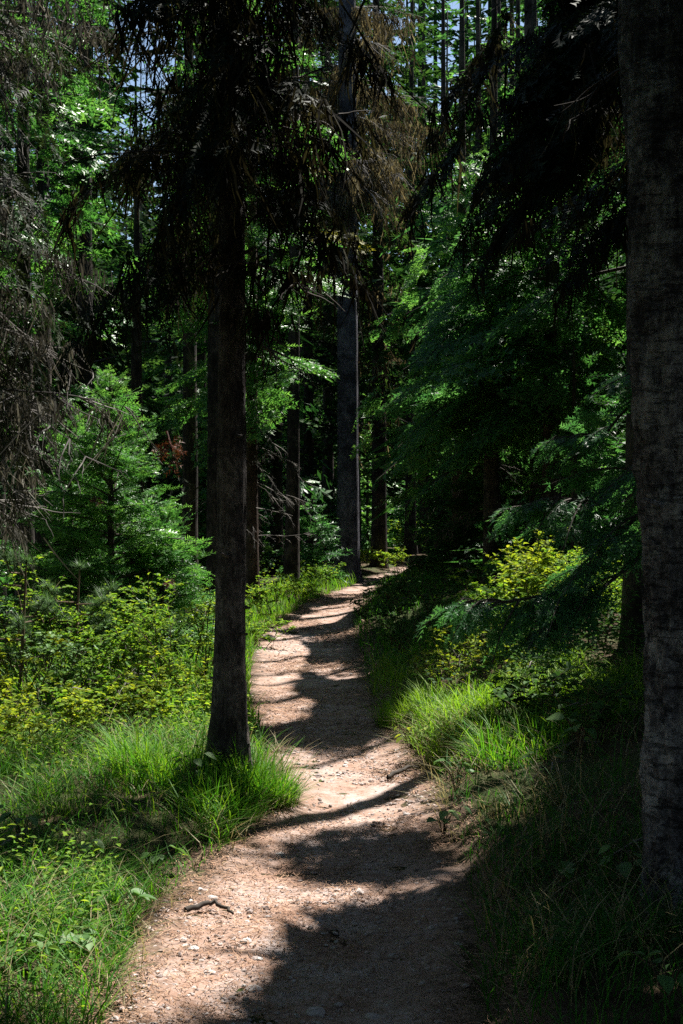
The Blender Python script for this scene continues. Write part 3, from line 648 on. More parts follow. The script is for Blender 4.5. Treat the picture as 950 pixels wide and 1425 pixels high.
# low fir whose bough droops in front of the right-hand shrubs
def low_bough_fir():
    x, y = 2.62, 9.4; base = h1(x, y); r = np.random.default_rng(77)
    t = root('drooping_fir', (x, y, base), 'fir bough drooping in front of sunlit shrubs beside the thick right trunk', 'tree')
    V, F = trunk_geo([(0, 0, -.05), (.02, 0, 3), (.03, .02, 6.5)], [.08, .05, .012], 14, 40, 7, .05, .2); g = Geo(); g.add(V, F); build('trunk', g, M['bark_dark'], t, True)
    cr = Geo(); wd = Geo()
    def compound(P, l0, el, n):                        # a curved limb that carries small drooping sprays on both sides
        P = np.array(P, float); q = np.linspace(0, 1, 12); k = np.linspace(0, 1, len(P)); L_ = np.stack([np.interp(q, k, P[:, c]) for c in range(3)], 1) + r.normal(0, .012, (12, 3))
        V, F = tube(L_, np.linspace(.017, .004, 12), 6); wd.add(V, F, .1)
        for i in range(n):
            f = (i + r.uniform()) / n * .95 + .05; o = np.array([np.interp(f, q, L_[:, c]) for c in range(3)]); d = L_[min(11, int(f * 11) + 1)] - L_[max(0, int(f * 11) - 1)]
            a = math.atan2(d[1], d[0]) + (1 if i % 2 else -1) * r.uniform(.5, 1.1) * (1 - .6 * f); l = l0 * (1.1 - .6 * f) * r.uniform(.6, 1.2)
            cls, (sv, sf, stw, sq, wv, wf, ntw) = get_spray(l, 0, r, 1.0, .1); sc = l / cls; e2 = el + r.normal(0, .18); ro = r.normal(0, .35)
            W = bough_xf(sv, l, sc, e2, a, ro, .35, o); cr.add(W, sf, np.clip(.34 + .35 * sq + r.normal(0, .16, ntw)[stw], 0, 1)); wd.add(bough_xf(wv, l, sc, e2, a, ro, .35, o), wf, .4)
    B = lambda px, py, Y: (gx(px, Y) - x, Y - y, gz(py, Y) - base)
    compound([(0, 0, 1.75), B(850, 760, 9.2), B(790, 815, 9.0), B(700, 838, 8.9), B(640, 832, 8.8)], .62, -.35, 26)
    compound([(0, 0, 1.9), B(840, 700, 9.3), B(780, 690, 9.2), B(720, 705, 9.1)], .55, -.1, 20)
    compound([(0, 0, 1.3), B(860, 800, 9.1), B(800, 850, 8.9), B(750, 880, 8.8)], .5, -.4, 16)
    compound([(0, 0, 2.5), B(850, 600, 9.6), B(770, 610, 9.5)], .55, -.2, 16)
    compound([(0, 0, 1.5), B(880, 760, 9.8), B(830, 780, 10.2), B(780, 800, 10.4)], .5, -.2, 14)
    for _ in range(16):
        z, l, a = r.uniform(3.2, 6), r.uniform(.6, 1.1), r.uniform(0, 360); o = np.array([0, 0, z]); cls, (sv, sf, stw, sq, wv, wf, ntw) = get_spray(l, 1, r); sc = l / cls
        W = bough_xf(sv, l, sc, 0, R(a), r.normal(0, .15), .3, o); kk = ~shading(W[sf].mean(1) + [x, y, base], np.zeros(len(sf)))
        if kk.any(): cr.add(W, sf[kk], np.clip(.3 + .3 * sq[kk] + r.normal(0, .12, kk.sum()), 0, 1))
    build('crown', cr, M['fir_blue'], t); build('limb', wd, M['twig'], t)
low_bough_fir()

# ------------------------------------------------------------------ trees added outside the frame to shade the trail, and the dark stand behind
for k, (x, y, H, L) in enumerate([(3.4, 8.2, 15, 2.3), (4.6, 11.4, 17, 2.5), (5.2, 7.2, 16, 2.6), (4.0, 17.6, 18, 2.4), (6.6, 14.5, 20, 2.7), (7.2, 10.4, 20, 2.7), (7.7, 17.0, 20, 2.5), (9.0, 13.5, 22, 2.9), (9.3, 18.6, 22, 2.8),
                                  (8.4, 23.5, 22, 2.7), (12.0, 22.5, 24, 3.0), (3.2, 24.0, 19, 2.3), (5.8, 28.0, 20, 2.4), (2.6, 4.6, 14, 2.0), (12, 16.5, 24, 3.0), (10.5, 9.5, 20, 2.9),
                                  (-4.6, 11.5, 14, 2.3), (-5.4, 16.5, 17, 2.4), (-6.5, 22.5, 19, 2.6), (-4.0, 6.0, 14, 2.2), (-7.5, 12, 16, 2.6), (-2.5, -3.5, 16, 2.6), (2.6, -3.0, 17, 2.6), (0.4, -7, 18, 2.8), (-5.5, 0.5, 15, 2.6), (5.5, 1.5, 16, 2.6), (-2.2, 1.2, 14, 2.4), (2.4, .8, 15, 2.4), (-.9, -2.2, 15, 2.6), (4.4, -1.5, 17, 2.8), (-4.4, -3.5, 17, 2.8), (-3.4, 3.4, 14, 2.2), (3.3, 3.0, 15, 2.2), (-6.8, 4.5, 17, 2.8), (-7.0, 8.5, 17, 2.8), (-10, 15, 20, 3), (-9.5, 20, 22, 3), (7.5, 4.5, 18, 2.8), (-2.4, -8, 18, 3), (3.4, -9, 18, 3)]):
    conifer('shade_conifer', 'tall conifer added outside the frame to shade the path', 'tree', x, y, H, .16, 2.9 if y < 4 else 2.6, L, 130, 200 + k, group=OFF, mat='backfir', lod=2, dense=1.25)
br = np.random.default_rng(5)
pts = []
while len(pts) < 58:
    Y = br.uniform(25, 54); X = br.uniform(-.25 * Y - 2, .25 * Y + 3)
    if Y < 36 and path_l2(Y) - 1.2 < X < path_r(Y) + 1.2: continue
    if all((X - a) ** 2 + (Y - b) ** 2 > 3.2 for a, b in pts): pts.append((X, Y))
for k, (X, Y) in enumerate(pts):
    px = CX + X / Y * FPX; H = br.uniform(15, 24)
    if 120 < px < 255: H = EYE + br.uniform(.18, .30) * Y
    conifer('background_conifer', ('slender dark conifer ' if H < 18 else 'dark conifer ' if H < 21.5 else 'towering dark conifer ') + where(px) + (', front of the stand' if Y < 35 else ', deeper in the stand' if Y < 45 else ', far back'), 'tree', X, Y, H, .14 + .03 * br.uniform(), br.uniform(.6, 3.0), br.uniform(1.8, 2.5), int(H * 4.2), 300 + k, group=BG,
            mat='backfir' if k % 3 else 'fir', tint=br.uniform(-.12, .12), dead=3, dead_z=(1, 3), dead_L=1.2, barkm='bark_dark', always=True, keep=1, prune_only=(5, 6, 7, 8, 14, 16, 17, 19, 23, 25, 26, 27, 28))
far = Geo()
fr = np.random.default_rng(8)
for k in range(110):
    Y = fr.uniform(54, 84); X = fr.uniform(-.3 * Y, .3 * Y); px = CX + X / Y * FPX; H = fr.uniform(24, 34); b = h1(X, Y)
    if 130 < px < 245: H = EYE + fr.uniform(.2, .34) * Y
    V, F = tube([(X, Y, b), (X, Y, b + H * .5), (X, Y, b + H)], [.22, .14, .02], 5); far.add(V, F, 0.)
    n = int(H * 3.6)
    for i in range(n):
        u = (i + fr.uniform()) / n; z = .4 + (H - .4) * u; l = 3.2 * (1 - u) ** .8 + .3
        cls, (sv, sf, stw, sq, wv, wf, ntw) = get_spray(l, 4, fr)
        far.add(bough_xf(sv, l, l / cls, -.2 + .4 * u, fr.uniform(0, 6.28), fr.normal(0, .3), .25, (X, Y, b + z)), sf, np.clip(fr.normal(.35, .15) + fr.normal(0, .1, len(sf)), 0, 1))
tag(build('distant_forest', far, M['backfir']), kind='stuff')

# understory: young firs of three kinds, copied
def copy_thing(t, loc, rz, sc, label):
    c = t.copy(); C.objects.link(c); c.location = loc; c.rotation_euler = (0, 0, rz); c.scale = (sc, sc, sc); c['label'] = label
    for ch in t.children:
        q = ch.copy(); C.objects.link(q); q.parent = c
    return c
UND = 'young firs standing under the dark stand'
protos = []
for k, (H, L, nb) in enumerate([(2.6, 1.0, 70), (3.6, 1.25, 84), (1.7, .85, 54)]):
    protos.append(conifer('understory_fir', ('mid sized green fir at the far left edge of the dark stand', 'tall young fir left of the slim trunks, middle distance', 'low bluish fir right of the path outside the photo')[k], 'tree', (-5.2, -4.6, 6.4)[k], (19.5, 26.0, 27.5)[k], H, .035, .08, L, nb, 500 + k, group=UND, mat=('fir', 'backfir', 'fir_blue')[k], always=True, keep=1, lod=1, shape=.75,
                           el0=-.05, el1=.5, droop=.12, flare=0, rings=20, sides=6))
ur = np.random.default_rng(61); done = []
while len(done) < 62:
    Y = ur.uniform(15.5, 46); X = ur.uniform(-.27 * Y, .27 * Y); px = CX + X / Y * FPX
    if path_l2(Y) - (1.5 if Y < 24 else .9) < X < path_r(Y) + (1.8 if Y < 26 else 1.0): continue
    if Y < 21 and (360 < px < 470): continue
    if Y < 23 and -60 < px < 420: continue                # keeps the sunny undergrowth open
    if any((X - a) ** 2 + (Y - b) ** 2 < 1.0 for a, b in done): continue
    done.append((X, Y)); z = h1(X, Y) - .03
    kind = int(ur.integers(0, 3)); copy_thing(protos[kind], (X, Y, z), ur.uniform(0, 6.28), ur.uniform(.7, 1.25), ('mid sized green fir ', 'tall young fir ', 'low bluish fir ')[kind] + where(px) + (', nearer row' if Y < 24 else ', middle distance' if Y < 35 else ', far back'))

# ------------------------------------------------------------------ shrubs
def shrub(name, label, x, y, H, wid, nst, nleaf, seed, mat='shrub', leaf=.035, group=None, lean=(0, 0), tint=0., bare=.3):
    r = np.random.default_rng(seed); b = h1(x, y) - .02
    t = root(name, (x, y, b), label, 'shrub', group); st = Geo(); fo = Geo(); B = []; D = []
    for i in range(nst):
        a = r.uniform(0, 6.28); out = wid * r.uniform(.15, 1); h = H * r.uniform(.65, 1.05); k = 6; s = np.linspace(0, 1, k)[:, None]
        bx = r.normal(0, .06 + wid * .12, 2)
        P = np.c_[bx[0] + math.cos(a) * out * s ** 1.4 + lean[0] * s * h, bx[1] + math.sin(a) * out * s ** 1.4 + lean[1] * s * h, h * s * (1 - .15 * s)] + np.cumsum(r.normal(0, .012, (k, 3)), 0)
        P[0, 2] = -.02
        V, F = tube(P, np.linspace(.006, .002, k) * (.6 + H * .5), 4); st.add(V, F, r.uniform())
        lines = [P]
        for j in range(int(3 + 3 * H)):
            q = r.uniform(.3, .95); o = np.array([np.interp(q, s[:, 0], P[:, c]) for c in range(3)]); a2 = r.uniform(0, 6.28); l = r.uniform(.1, .3) * (.5 + H * .4)
            d = np.array([math.cos(a2), math.sin(a2), r.uniform(.1, .9)]); PP = np.stack([o, o + d * l * .5, o + d * l + [0, 0, -.1 * l]])
            V, F = tube(PP, [.0028, .002, .001], 3); st.add(V, F, r.uniform()); lines.append(PP)
        m = max(1, int(nleaf * 1.5) // nst // len(lines))
        for P_ in lines:
            ss = np.linspace(0, 1, len(P_)); q = r.uniform(bare if P_ is P else .15, 1, m)
            o = np.stack([np.interp(q, ss, P_[:, c]) for c in range(3)], 1); B.append(o)
            aa = r.uniform(0, 6.28, m); ax = (P_[-1] - P_[0]); ax = ax / (np.linalg.norm(ax) + 1e-9)
            D.append(np.c_[np.cos(aa), np.sin(aa), r.uniform(-.35, .5, m)] + ax * .5)
    B = np.concatenate(B); D = np.concatenate(D); n = len(B)
    N = np.c_[r.normal(0, .35, (n, 2)), np.ones(n)]; ll = leaf * r.uniform(.6, 1.3, n)
    V, F = leaf_quads(B, D, N, ll, ll * r.uniform(.42, .6, n)); fo.add(V, F, np.repeat(np.clip(r.normal(.5 + tint, .22, n), 0, 1), 8))
    build('stem', st, M['stem'], t); build('foliage', fo, M[mat], t)
    return t
GL = 'shrubs in the sunny undergrowth left of the path'
def sh(px, Y, *a, **k): return shrub('leafy_shrub', a[0], gx(px, Y), Y, *a[1:], **k)
sh(270, 10.8, 'tall thin shrub with yellow green leaves left of the foreground trunk', 1.05, .35, 7, 700, 1, mat='shrub', leaf=.034, tint=.15)
sh(235, 10.2, 'bushy yellow green shrub below the young firs', .75, .4, 9, 900, 2, mat='shrub', leaf=.032, group=GL)
sh(180, 10.6, 'pale green shrub with bare lower stems under the bright young fir', .85, .45, 10, 800, 3, mat='shrub', leaf=.042, group=GL)
sh(120, 10.2, 'loose green shrub in front of the smaller young fir', .75, .45, 9, 900, 4, mat='shrub', group=GL)
sh(65, 9.8, 'green shrub under the bare twigs of the half dead spruce', .75, .45, 9, 560, 5, mat='plant', group=GL, leaf=.05)
sh(10, 9.4, 'shrub with larger yellowish leaves at the left edge', .65, .4, 8, 480, 6, mat='shrubY', leaf=.045, group=GL)
sh(260, 9.4, 'yellow leaved shrub right beside the foreground trunk', .5, .35, 8, 700, 7, mat='shrubY', leaf=.032, group=GL)
sh(200, 9.2, 'low yellow shrub in front of brown stems', .42, .38, 9, 500, 8, mat='shrubY', leaf=.04, group=GL)
sh(140, 9.0, 'low yellowish shrub above the long grass', .45, .38, 9, 460, 9, mat='shrub', leaf=.048, group=GL)
sh(85, 8.6, 'broad low shrub with golden leaf tips', .42, .4, 9, 600, 10, mat='shrubY', leaf=.038, group=GL)
sh(25, 8.1, 'golden green shrub low at the left edge', .45, .38, 8, 500, 11, mat='shrubY', leaf=.042, group=GL)
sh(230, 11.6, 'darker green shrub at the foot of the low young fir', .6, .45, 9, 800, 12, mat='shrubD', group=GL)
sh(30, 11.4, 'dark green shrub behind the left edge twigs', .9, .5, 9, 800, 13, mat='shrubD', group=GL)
sh(365, 15.2, 'sunny low shrub at the path edge right of the foreground trunk', .4, .4, 9, 700, 14, mat='shrub', leaf=.035)
sh(375, 18.5, 'shrub below the bright green fir boughs', .6, .5, 9, 700, 15, mat='shrub', leaf=.04)
sh(415, 21.5, 'low bright shrub where the grass verge meets the bend', .4, .5, 9, 600, 16, mat='shrub', leaf=.045, tint=.1)
sh(445, 24, 'dense low shrub at the foot of the tall bluish trunk', .5, .5, 8, 500, 17, mat='shrub', leaf=.05)
sh(505, 29, 'sunlit shrub between tall bluish trunk and its dark neighbour', .55, .45, 8, 500, 18, mat='shrub', leaf=.06, tint=.2)
sh(545, 30.5, 'bright shrub at the base of the dark trunk by the path end', .6, .5, 8, 500, 19, mat='shrub', leaf=.06, tint=.2)
sh(602, 36, 'small lit shrub beyond the end of the path', .9, .6, 8, 500, 20, mat='shrub', leaf=.07, tint=.2)
sh(560, 38, 'pale shrub in the distance left of two thin trunks', 1.2, .7, 8, 500, 21, mat='shrub', leaf=.07)
sh(335, 21.5, 'dim shrub behind the foreground trunk', .8, .6, 9, 600, 22, mat='shrubD', leaf=.05)
sh(58, 10.6, 'tall loose green sapling shrub near the pine tufts', 1.15, .4, 8, 600, 61, mat='shrub', leaf=.042)
sh(195, 11.2, 'upright leafy sapling shrub overlapping the bright young fir', 1.1, .35, 7, 520, 62, mat='shrub', leaf=.04, tint=.1)
# right bank
sh(760, 11.6, 'tall yellow green shrub glowing in the sun on the right bank', 1.0, .55, 13, 1300, 31, mat='shrubY', leaf=.05, tint=.0)
sh(690, 11.2, 'yellow green shrub with arching twigs left of the glowing one', .75, .5, 11, 900, 32, mat='shrub', leaf=.048, tint=.15)
sh(825, 11.0, 'sunlit shrub close to the thick right trunk', .85, .5, 11, 1000, 33, mat='shrub', leaf=.048, tint=.15)
sh(800, 12.6, 'dense green bush at the back of the sunlit right bank', .9, .6, 12, 1100, 51, mat='shrub', leaf=.048)
sh(715, 12.8, 'fresh green bush between the grey trunked fir and the glowing shrub', .8, .6, 12, 1000, 52, mat='shrub', leaf=.046)
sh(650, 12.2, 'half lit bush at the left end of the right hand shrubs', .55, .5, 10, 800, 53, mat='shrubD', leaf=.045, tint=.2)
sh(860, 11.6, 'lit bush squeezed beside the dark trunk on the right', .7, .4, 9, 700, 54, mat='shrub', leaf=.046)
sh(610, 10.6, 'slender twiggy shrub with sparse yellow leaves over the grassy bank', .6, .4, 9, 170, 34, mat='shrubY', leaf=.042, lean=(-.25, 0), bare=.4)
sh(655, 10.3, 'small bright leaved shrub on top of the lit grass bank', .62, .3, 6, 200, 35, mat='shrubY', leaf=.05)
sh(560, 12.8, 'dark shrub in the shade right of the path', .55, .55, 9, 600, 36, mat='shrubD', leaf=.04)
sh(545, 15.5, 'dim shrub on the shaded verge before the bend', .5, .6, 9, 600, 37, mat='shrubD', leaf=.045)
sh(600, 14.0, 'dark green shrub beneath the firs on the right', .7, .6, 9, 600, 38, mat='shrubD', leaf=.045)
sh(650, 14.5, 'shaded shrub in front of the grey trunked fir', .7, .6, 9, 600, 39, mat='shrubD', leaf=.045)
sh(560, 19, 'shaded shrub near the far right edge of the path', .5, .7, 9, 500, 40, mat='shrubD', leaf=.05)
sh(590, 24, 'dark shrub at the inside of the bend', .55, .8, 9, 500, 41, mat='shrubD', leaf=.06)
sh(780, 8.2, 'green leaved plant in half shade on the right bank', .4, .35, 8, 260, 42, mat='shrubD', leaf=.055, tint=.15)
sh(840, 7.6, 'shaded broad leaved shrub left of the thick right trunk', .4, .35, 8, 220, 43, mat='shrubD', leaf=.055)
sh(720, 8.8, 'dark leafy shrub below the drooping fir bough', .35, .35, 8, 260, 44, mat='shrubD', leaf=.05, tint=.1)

# pine seedling tufts at lower left
def pine(label, px, Y, H, seed):
    r = np.random.default_rng(seed); x = gx(px, Y); t = root('pine_sapling', (x, Y, h1(x, Y)), label, 'tree'); st = Geo(); nd = Geo()
    P = np.array([(0, 0, -.03), (.03, 0, H * .5), (.05, .03, H)]); V, F = tube(P, [.018, .012, .006], 6); st.add(V, F)
    ends = [P[2]]
    for i in range(9):
        z = r.uniform(.3, .95) * H; a = r.uniform(0, 6.28); l = r.uniform(.2, .5) * (1.2 - z / H * .6); e = np.array([math.cos(a) * l, math.sin(a) * l, z + .12])
        V, F = tube([(.03, 0, z), (e[0] * .6, e[1] * .6, z + .01), e], [.008, .006, .004], 4); st.add(V, F); ends += [e, e * [.75, .75, 1] + [0, 0, -.04]]
    for e in ends:
        m = 120; d = r.normal(0, 1, (m, 3)); d[:, 2] = np.abs(d[:, 2]) * .7; d /= np.linalg.norm(d, axis=1)[:, None]; l = r.uniform(.07, .12, m)[:, None]
        b = e + r.normal(0, .012, (m, 3)); s = np.cross(d, [0, 0, 1.]); s /= np.linalg.norm(s, axis=1)[:, None] + 1e-9
        V = np.stack([b - s * .0022, b + s * .0022, b + d * l + [0, 0, -.01]], 1).reshape(-1, 3); nd.add(V, np.arange(m * 3).reshape(-1, 3), np.clip(r.normal(.5, .2, m), 0, 1))
    build('trunk', st, M['stem'], t); build('crown', nd, M['pine'], t)
pine('small pine with long needle tufts at the left edge', 25, 9.9, 1.05, 1)
pine('pine seedling with brush like tufts below the bare twigs', 100, 10.6, .95, 2)

# ------------------------------------------------------------------ grass, ground cover
def blades(n, area, hgt, wd, r, tint=(.5, .2), lean=.35, toward=None):
    """area(rng, n) -> points; curved three-segment blades"""
    xy = area(r, n); n = len(xy); z = height(xy[:, 0], xy[:, 1]); az = r.uniform(0, 6.28, n)
    cl = vnoise(xy * 3.5, 91) * .35 + vnoise(xy * 1.2, 92) * .2
    h = hgt * np.clip(r.gamma(3.5, 1 / 3.5, n) * (1 + 1.3 * cl), .2, 2.4); le = np.abs(r.normal(lean, .2, n)) + .05
    d = np.c_[np.cos(az), np.sin(az)]
    if toward is not None: d = d * .6 + toward(xy)
    b = np.c_[xy, z - .01]; s = np.c_[-d[:, 1], d[:, 0], 0 * az]; s /= np.linalg.norm(s, axis=1)[:, None] + 1e-9
    w_ = wd * r.uniform(.6, 1.3, n)[:, None]
    def p(t): return b + np.c_[d * (le * h * t ** 2)[:, None], h * (t - .35 * le * t ** 2)]
    V = np.stack([b - s * w_ * .5, b + s * w_ * .5, p(.4) - s * w_ * .5, p(.4) + s * w_ * .5, p(.75) - s * w_ * .33, p(.75) + s * w_ * .33, p(1.)], 1).reshape(-1, 3)
    tri = np.array([[0, 1, 3], [0, 3, 2], [2, 3, 5], [2, 5, 4], [4, 5, 6]])
    return V, (np.arange(n)[:, None, None] * 7 + tri[None]).reshape(-1, 3), np.repeat(np.clip(r.normal(tint[0], tint[1], n) + .25 * cl, 0, 1), 5)
def band(x0f, x1f, y0, y1, dens=None):
    def f(r, n):
        y = y0 + (y1 - y0) * r.uniform(0, 1, n) ** 1.25; a, b = x0f(y), x1f(y); x = a + (b - a) * r.uniform(0, 1, n)
        P = np.c_[x, y]
        if dens is not None: P = P[r.uniform(0, 1, n) < dens(P)]
        return P
    return f
gr = np.random.default_rng(21)
gg = Geo(); gd = Geo()
vl = lambda y: -.255 * y - .15
vr = lambda y: .255 * y + .15
clump = lambda P: np.clip(.5 + .9 * vnoise(P * 2.2, 71) + .5 * vnoise(P * 6, 72), .2, 1)
gg.add(*blades(34000, band(vl, lambda y: path_l2(y) - .02, 3.9, 9.6, clump), .125, .0046, gr, (.42, .25), .8))
gg.add(*blades(9000, band(vl, lambda y: path_l2(y) - .02, 9.6, 16, clump), .2, .007, gr, (.5, .2), .5))
gg.add(*blades(9000, band(lambda y: path_l2(y) - .7, lambda y: path_l2(y) + .02, 9, 27), .13, .009, gr, (.65, .15), .5))
gg.add(*blades(8000, band(lambda y: path_r(y) + .05, vr, 3.8, 9, clump), .12, .0048, gr, (.1, .2), .7))  # near right bank: shade painted in by a darker blade tint
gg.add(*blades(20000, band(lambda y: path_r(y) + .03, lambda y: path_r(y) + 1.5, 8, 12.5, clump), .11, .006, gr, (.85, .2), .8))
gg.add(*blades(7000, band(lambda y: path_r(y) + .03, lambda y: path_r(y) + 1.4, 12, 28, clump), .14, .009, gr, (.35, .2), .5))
gd.add(*blades(3500, band(lambda y: path_l2(y) - .5, lambda y: path_l2(y) + .06, 3.9, 9.6, clump), .13, .004, gr, (.5, .25), .9))
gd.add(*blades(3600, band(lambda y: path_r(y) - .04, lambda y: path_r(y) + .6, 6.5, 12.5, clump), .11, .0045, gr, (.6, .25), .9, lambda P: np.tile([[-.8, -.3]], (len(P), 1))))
gd.add(*blades(4500, band(vl, lambda y: path_l2(y) - .3, 4, 12, clump), .16, .0035, gr, (.45, .25), 1.1))
gd.add(*blades(3000, band(lambda y: path_r(y) + .1, vr, 4, 9, clump), .17, .004, gr, (.35, .25), .9))
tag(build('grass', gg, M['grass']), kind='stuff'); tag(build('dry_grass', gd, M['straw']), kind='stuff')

# tussock at the foot of the foreground trunk
def tussock(name, label, cx, cy, rx, n, hgt, seed, dry=.15, mat='grass', tint=.5):
    r = np.random.default_rng(seed); t = root(name, (cx, cy, h1(cx, cy)), label, 'grass tussock'); z0 = h1(cx, cy)
    def area(r_, n_):
        a = r_.uniform(0, 6.28, n_); q = rx * np.sqrt(r_.uniform(0, 1, n_)); return np.c_[cx + q * np.cos(a), cy + q * np.sin(a)]
    out = lambda P: (P - [cx, cy]) / rx * .9
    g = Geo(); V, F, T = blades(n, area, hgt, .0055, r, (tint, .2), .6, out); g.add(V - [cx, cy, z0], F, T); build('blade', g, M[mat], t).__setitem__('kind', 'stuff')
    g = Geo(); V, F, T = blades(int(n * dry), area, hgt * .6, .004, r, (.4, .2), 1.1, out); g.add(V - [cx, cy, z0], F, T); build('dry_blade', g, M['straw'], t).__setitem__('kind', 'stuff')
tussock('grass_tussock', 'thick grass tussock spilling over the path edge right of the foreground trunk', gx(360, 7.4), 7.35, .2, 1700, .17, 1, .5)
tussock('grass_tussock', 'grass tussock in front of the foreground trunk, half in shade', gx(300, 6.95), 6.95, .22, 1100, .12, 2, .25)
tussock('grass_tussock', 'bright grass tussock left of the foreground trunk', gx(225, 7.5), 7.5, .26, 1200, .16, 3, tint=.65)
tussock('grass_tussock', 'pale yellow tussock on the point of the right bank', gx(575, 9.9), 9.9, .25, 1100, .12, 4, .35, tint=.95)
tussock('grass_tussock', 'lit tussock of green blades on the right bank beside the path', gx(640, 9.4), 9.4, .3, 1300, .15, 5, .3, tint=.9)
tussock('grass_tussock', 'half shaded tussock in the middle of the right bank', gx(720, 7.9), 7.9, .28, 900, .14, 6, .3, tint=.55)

def cover(n, area, hmax, leaf, r, tint):
    xy = area(r, n); n = len(xy); z = height(xy[:, 0], xy[:, 1]); az = r.uniform(0, 6.28, n)
    B = np.c_[xy, z + hmax * r.beta(1.6, 2.0, n) * np.clip(1 + .8 * vnoise(xy * 1.7, 55), .2, 2)]
    D = np.c_[np.cos(az), np.sin(az), r.uniform(-.3, .5, n)]; ll = leaf * r.uniform(.6, 1.4, n)
    V, F = leaf_quads(B, D, np.c_[r.normal(0, .35, (n, 2)), np.ones(n)], ll, ll * .52)
    return V, F, np.repeat(np.clip(r.normal(tint, .22, n), 0, 1), 8)
cr = np.random.default_rng(33)
cg = Geo()
cg.add(*cover(9000, band(vl, lambda y: path_l2(y) - .15, 8.2, 16, clump), .35, .034, cr, .6))
cg.add(*cover(5000, band(vl, lambda y: path_l2(y) - .3, 15, 30, clump), .4, .06, cr, .5))
cg.add(*cover(5000, band(vl, lambda y: path_l2(y) - .1, 4.0, 8.6, clump), .2, .028, cr, .5))
tag(build('undergrowth', cg, M['shrub']), kind='stuff')
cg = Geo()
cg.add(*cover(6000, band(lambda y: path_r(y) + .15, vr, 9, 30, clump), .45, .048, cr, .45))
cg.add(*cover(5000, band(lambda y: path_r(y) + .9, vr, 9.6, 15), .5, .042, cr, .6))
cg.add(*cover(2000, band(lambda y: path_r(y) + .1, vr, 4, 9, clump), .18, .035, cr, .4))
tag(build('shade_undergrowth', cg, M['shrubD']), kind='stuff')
# dead twigs lying and standing in the undergrowth
dg = Geo()
for k in range(160):
    left = cr.uniform() < .7
    if left: Y = cr.uniform(8.5, 20); X = cr.uniform(vl(Y), float(path_l2(Y)) - .75)
    else: Y = cr.uniform(5, 20); X = cr.uniform(float(path_r(Y)) + .5, vr(Y))
    dead_limb(dg, (X, Y, h1(X, Y) + .05), cr.uniform(0, 6.28), cr.uniform(.25, .8) * (1 if left else .55), cr, cr.uniform(.0, 1.0), False, 1)
tag(build('brushwood_debris', dg, M['twig_pale']), kind='stuff')

# ------------------------------------------------------------------ plants with leaves large enough to pick out
leaf_meshes = {}
def leaf_mesh(mat, k):
    if (mat, k) not in leaf_meshes:
        n = 6; s = np.linspace(0, 1, n + 1); wv = np.sin(np.pi * s ** .75) * .32 + .004; V = []; F = []
        for i, (a, b) in enumerate(zip(s, wv)):
            z = -.18 * a * a; V += [(a, -b, z + b * .3), (a, 0, z), (a, b, z + b * .3)]
            if i: q = 3 * i; F += [(q - 3, q - 2, q + 1), (q - 3, q + 1, q), (q - 2, q - 1, q + 2), (q - 2, q + 2, q + 1)]
        leaf_meshes[mat, k] = mesh_from('leaf', np.array(V), np.array(F), np.full(len(F), .25 + .2 * k), M[mat], True)
    return leaf_meshes[mat, k]
def broadleaf(label, px, py, n, size, hgt, seed, mat='plant', spread=.1, z=.0):
    r = np.random.default_rng(seed); x, y = at(px, py, z); b = h1(x, y); t = root('leafy_plant', (x, y, b), label, 'plant'); st = Geo()
    for i in range(n):
        a = r.uniform(0, 6.28); q = spread * r.uniform(.2, 1); e = np.array([math.cos(a) * q, math.sin(a) * q, hgt * r.uniform(.6, 1.1)])
        V, F = tube([(0, 0, -.01), e * [.4, .4, .7], e], [.003, .0022, .0016], 4); st.add(V, F, .5)
        o = link('leaf', leaf_mesh(mat, int(r.integers(0, 3))), t, e); s = size * r.uniform(.7, 1.2); o.scale = (s, s * 1.1, s)
        o.rotation_euler = (r.normal(0, .25), r.uniform(-.1, .5), a + r.normal(0, .5))
    build('stem', st, M['stem'], t)
broadleaf('pale broad leaved plant at the left edge of the path, nearest the bottom', 155, 1300, 7, .075, .12, 1)
broadleaf('larger clump of pale round leaves in the bottom left grass', 105, 1352, 9, .08, .1, 2)
broadleaf('broad leaved plant in the bottom left corner', 25, 1385, 9, .085, .09, 3)
broadleaf('leafy plant half hidden in shaded grass on the left', 108, 1245, 6, .07, .14, 4)
broadleaf('single stalk of wide leaves in the dark grass before the path', 210, 1222, 5, .08, .1, 5)
broadleaf('leafy plant with green leaves at far left above the dark grass', 30, 1215, 8, .06, .25, 6)
broadleaf('bright star of leaves in the shade under the right shrubs', 810, 1010, 8, .085, .2, 7, z=.4)
broadleaf('second lit leaf cluster on the dark right bank', 760, 1030, 7, .08, .2, 8, z=.4)
broadleaf('green leaf sprig hanging over the right edge of the path', 617, 1150, 8, .06, .14, 9, z=.05)
broadleaf('small leaf sprig on the bank near the lit grass', 635, 1075, 7, .06, .16, 10, z=.15)
broadleaf('dim leafy plant in front of the thick right trunk', 870, 1190, 9, .07, .16, 11, z=.3)
broadleaf('dim leafy plant in the shaded lower right bank', 780, 1210, 8, .07, .14, 12, z=.25)
broadleaf('yellow leaved sprig at the point of the grassy right bank', 570, 1025, 8, .06, .14, 13, mat='shrubY', z=.1)
broadleaf('yellowish leaf sprig at the grass edge below the foreground trunk', 265, 1140, 7, .06, .2, 14)
broadleaf('dark leafy plant at the bottom right corner', 930, 1390, 8, .07, .14, 15, z=.2)

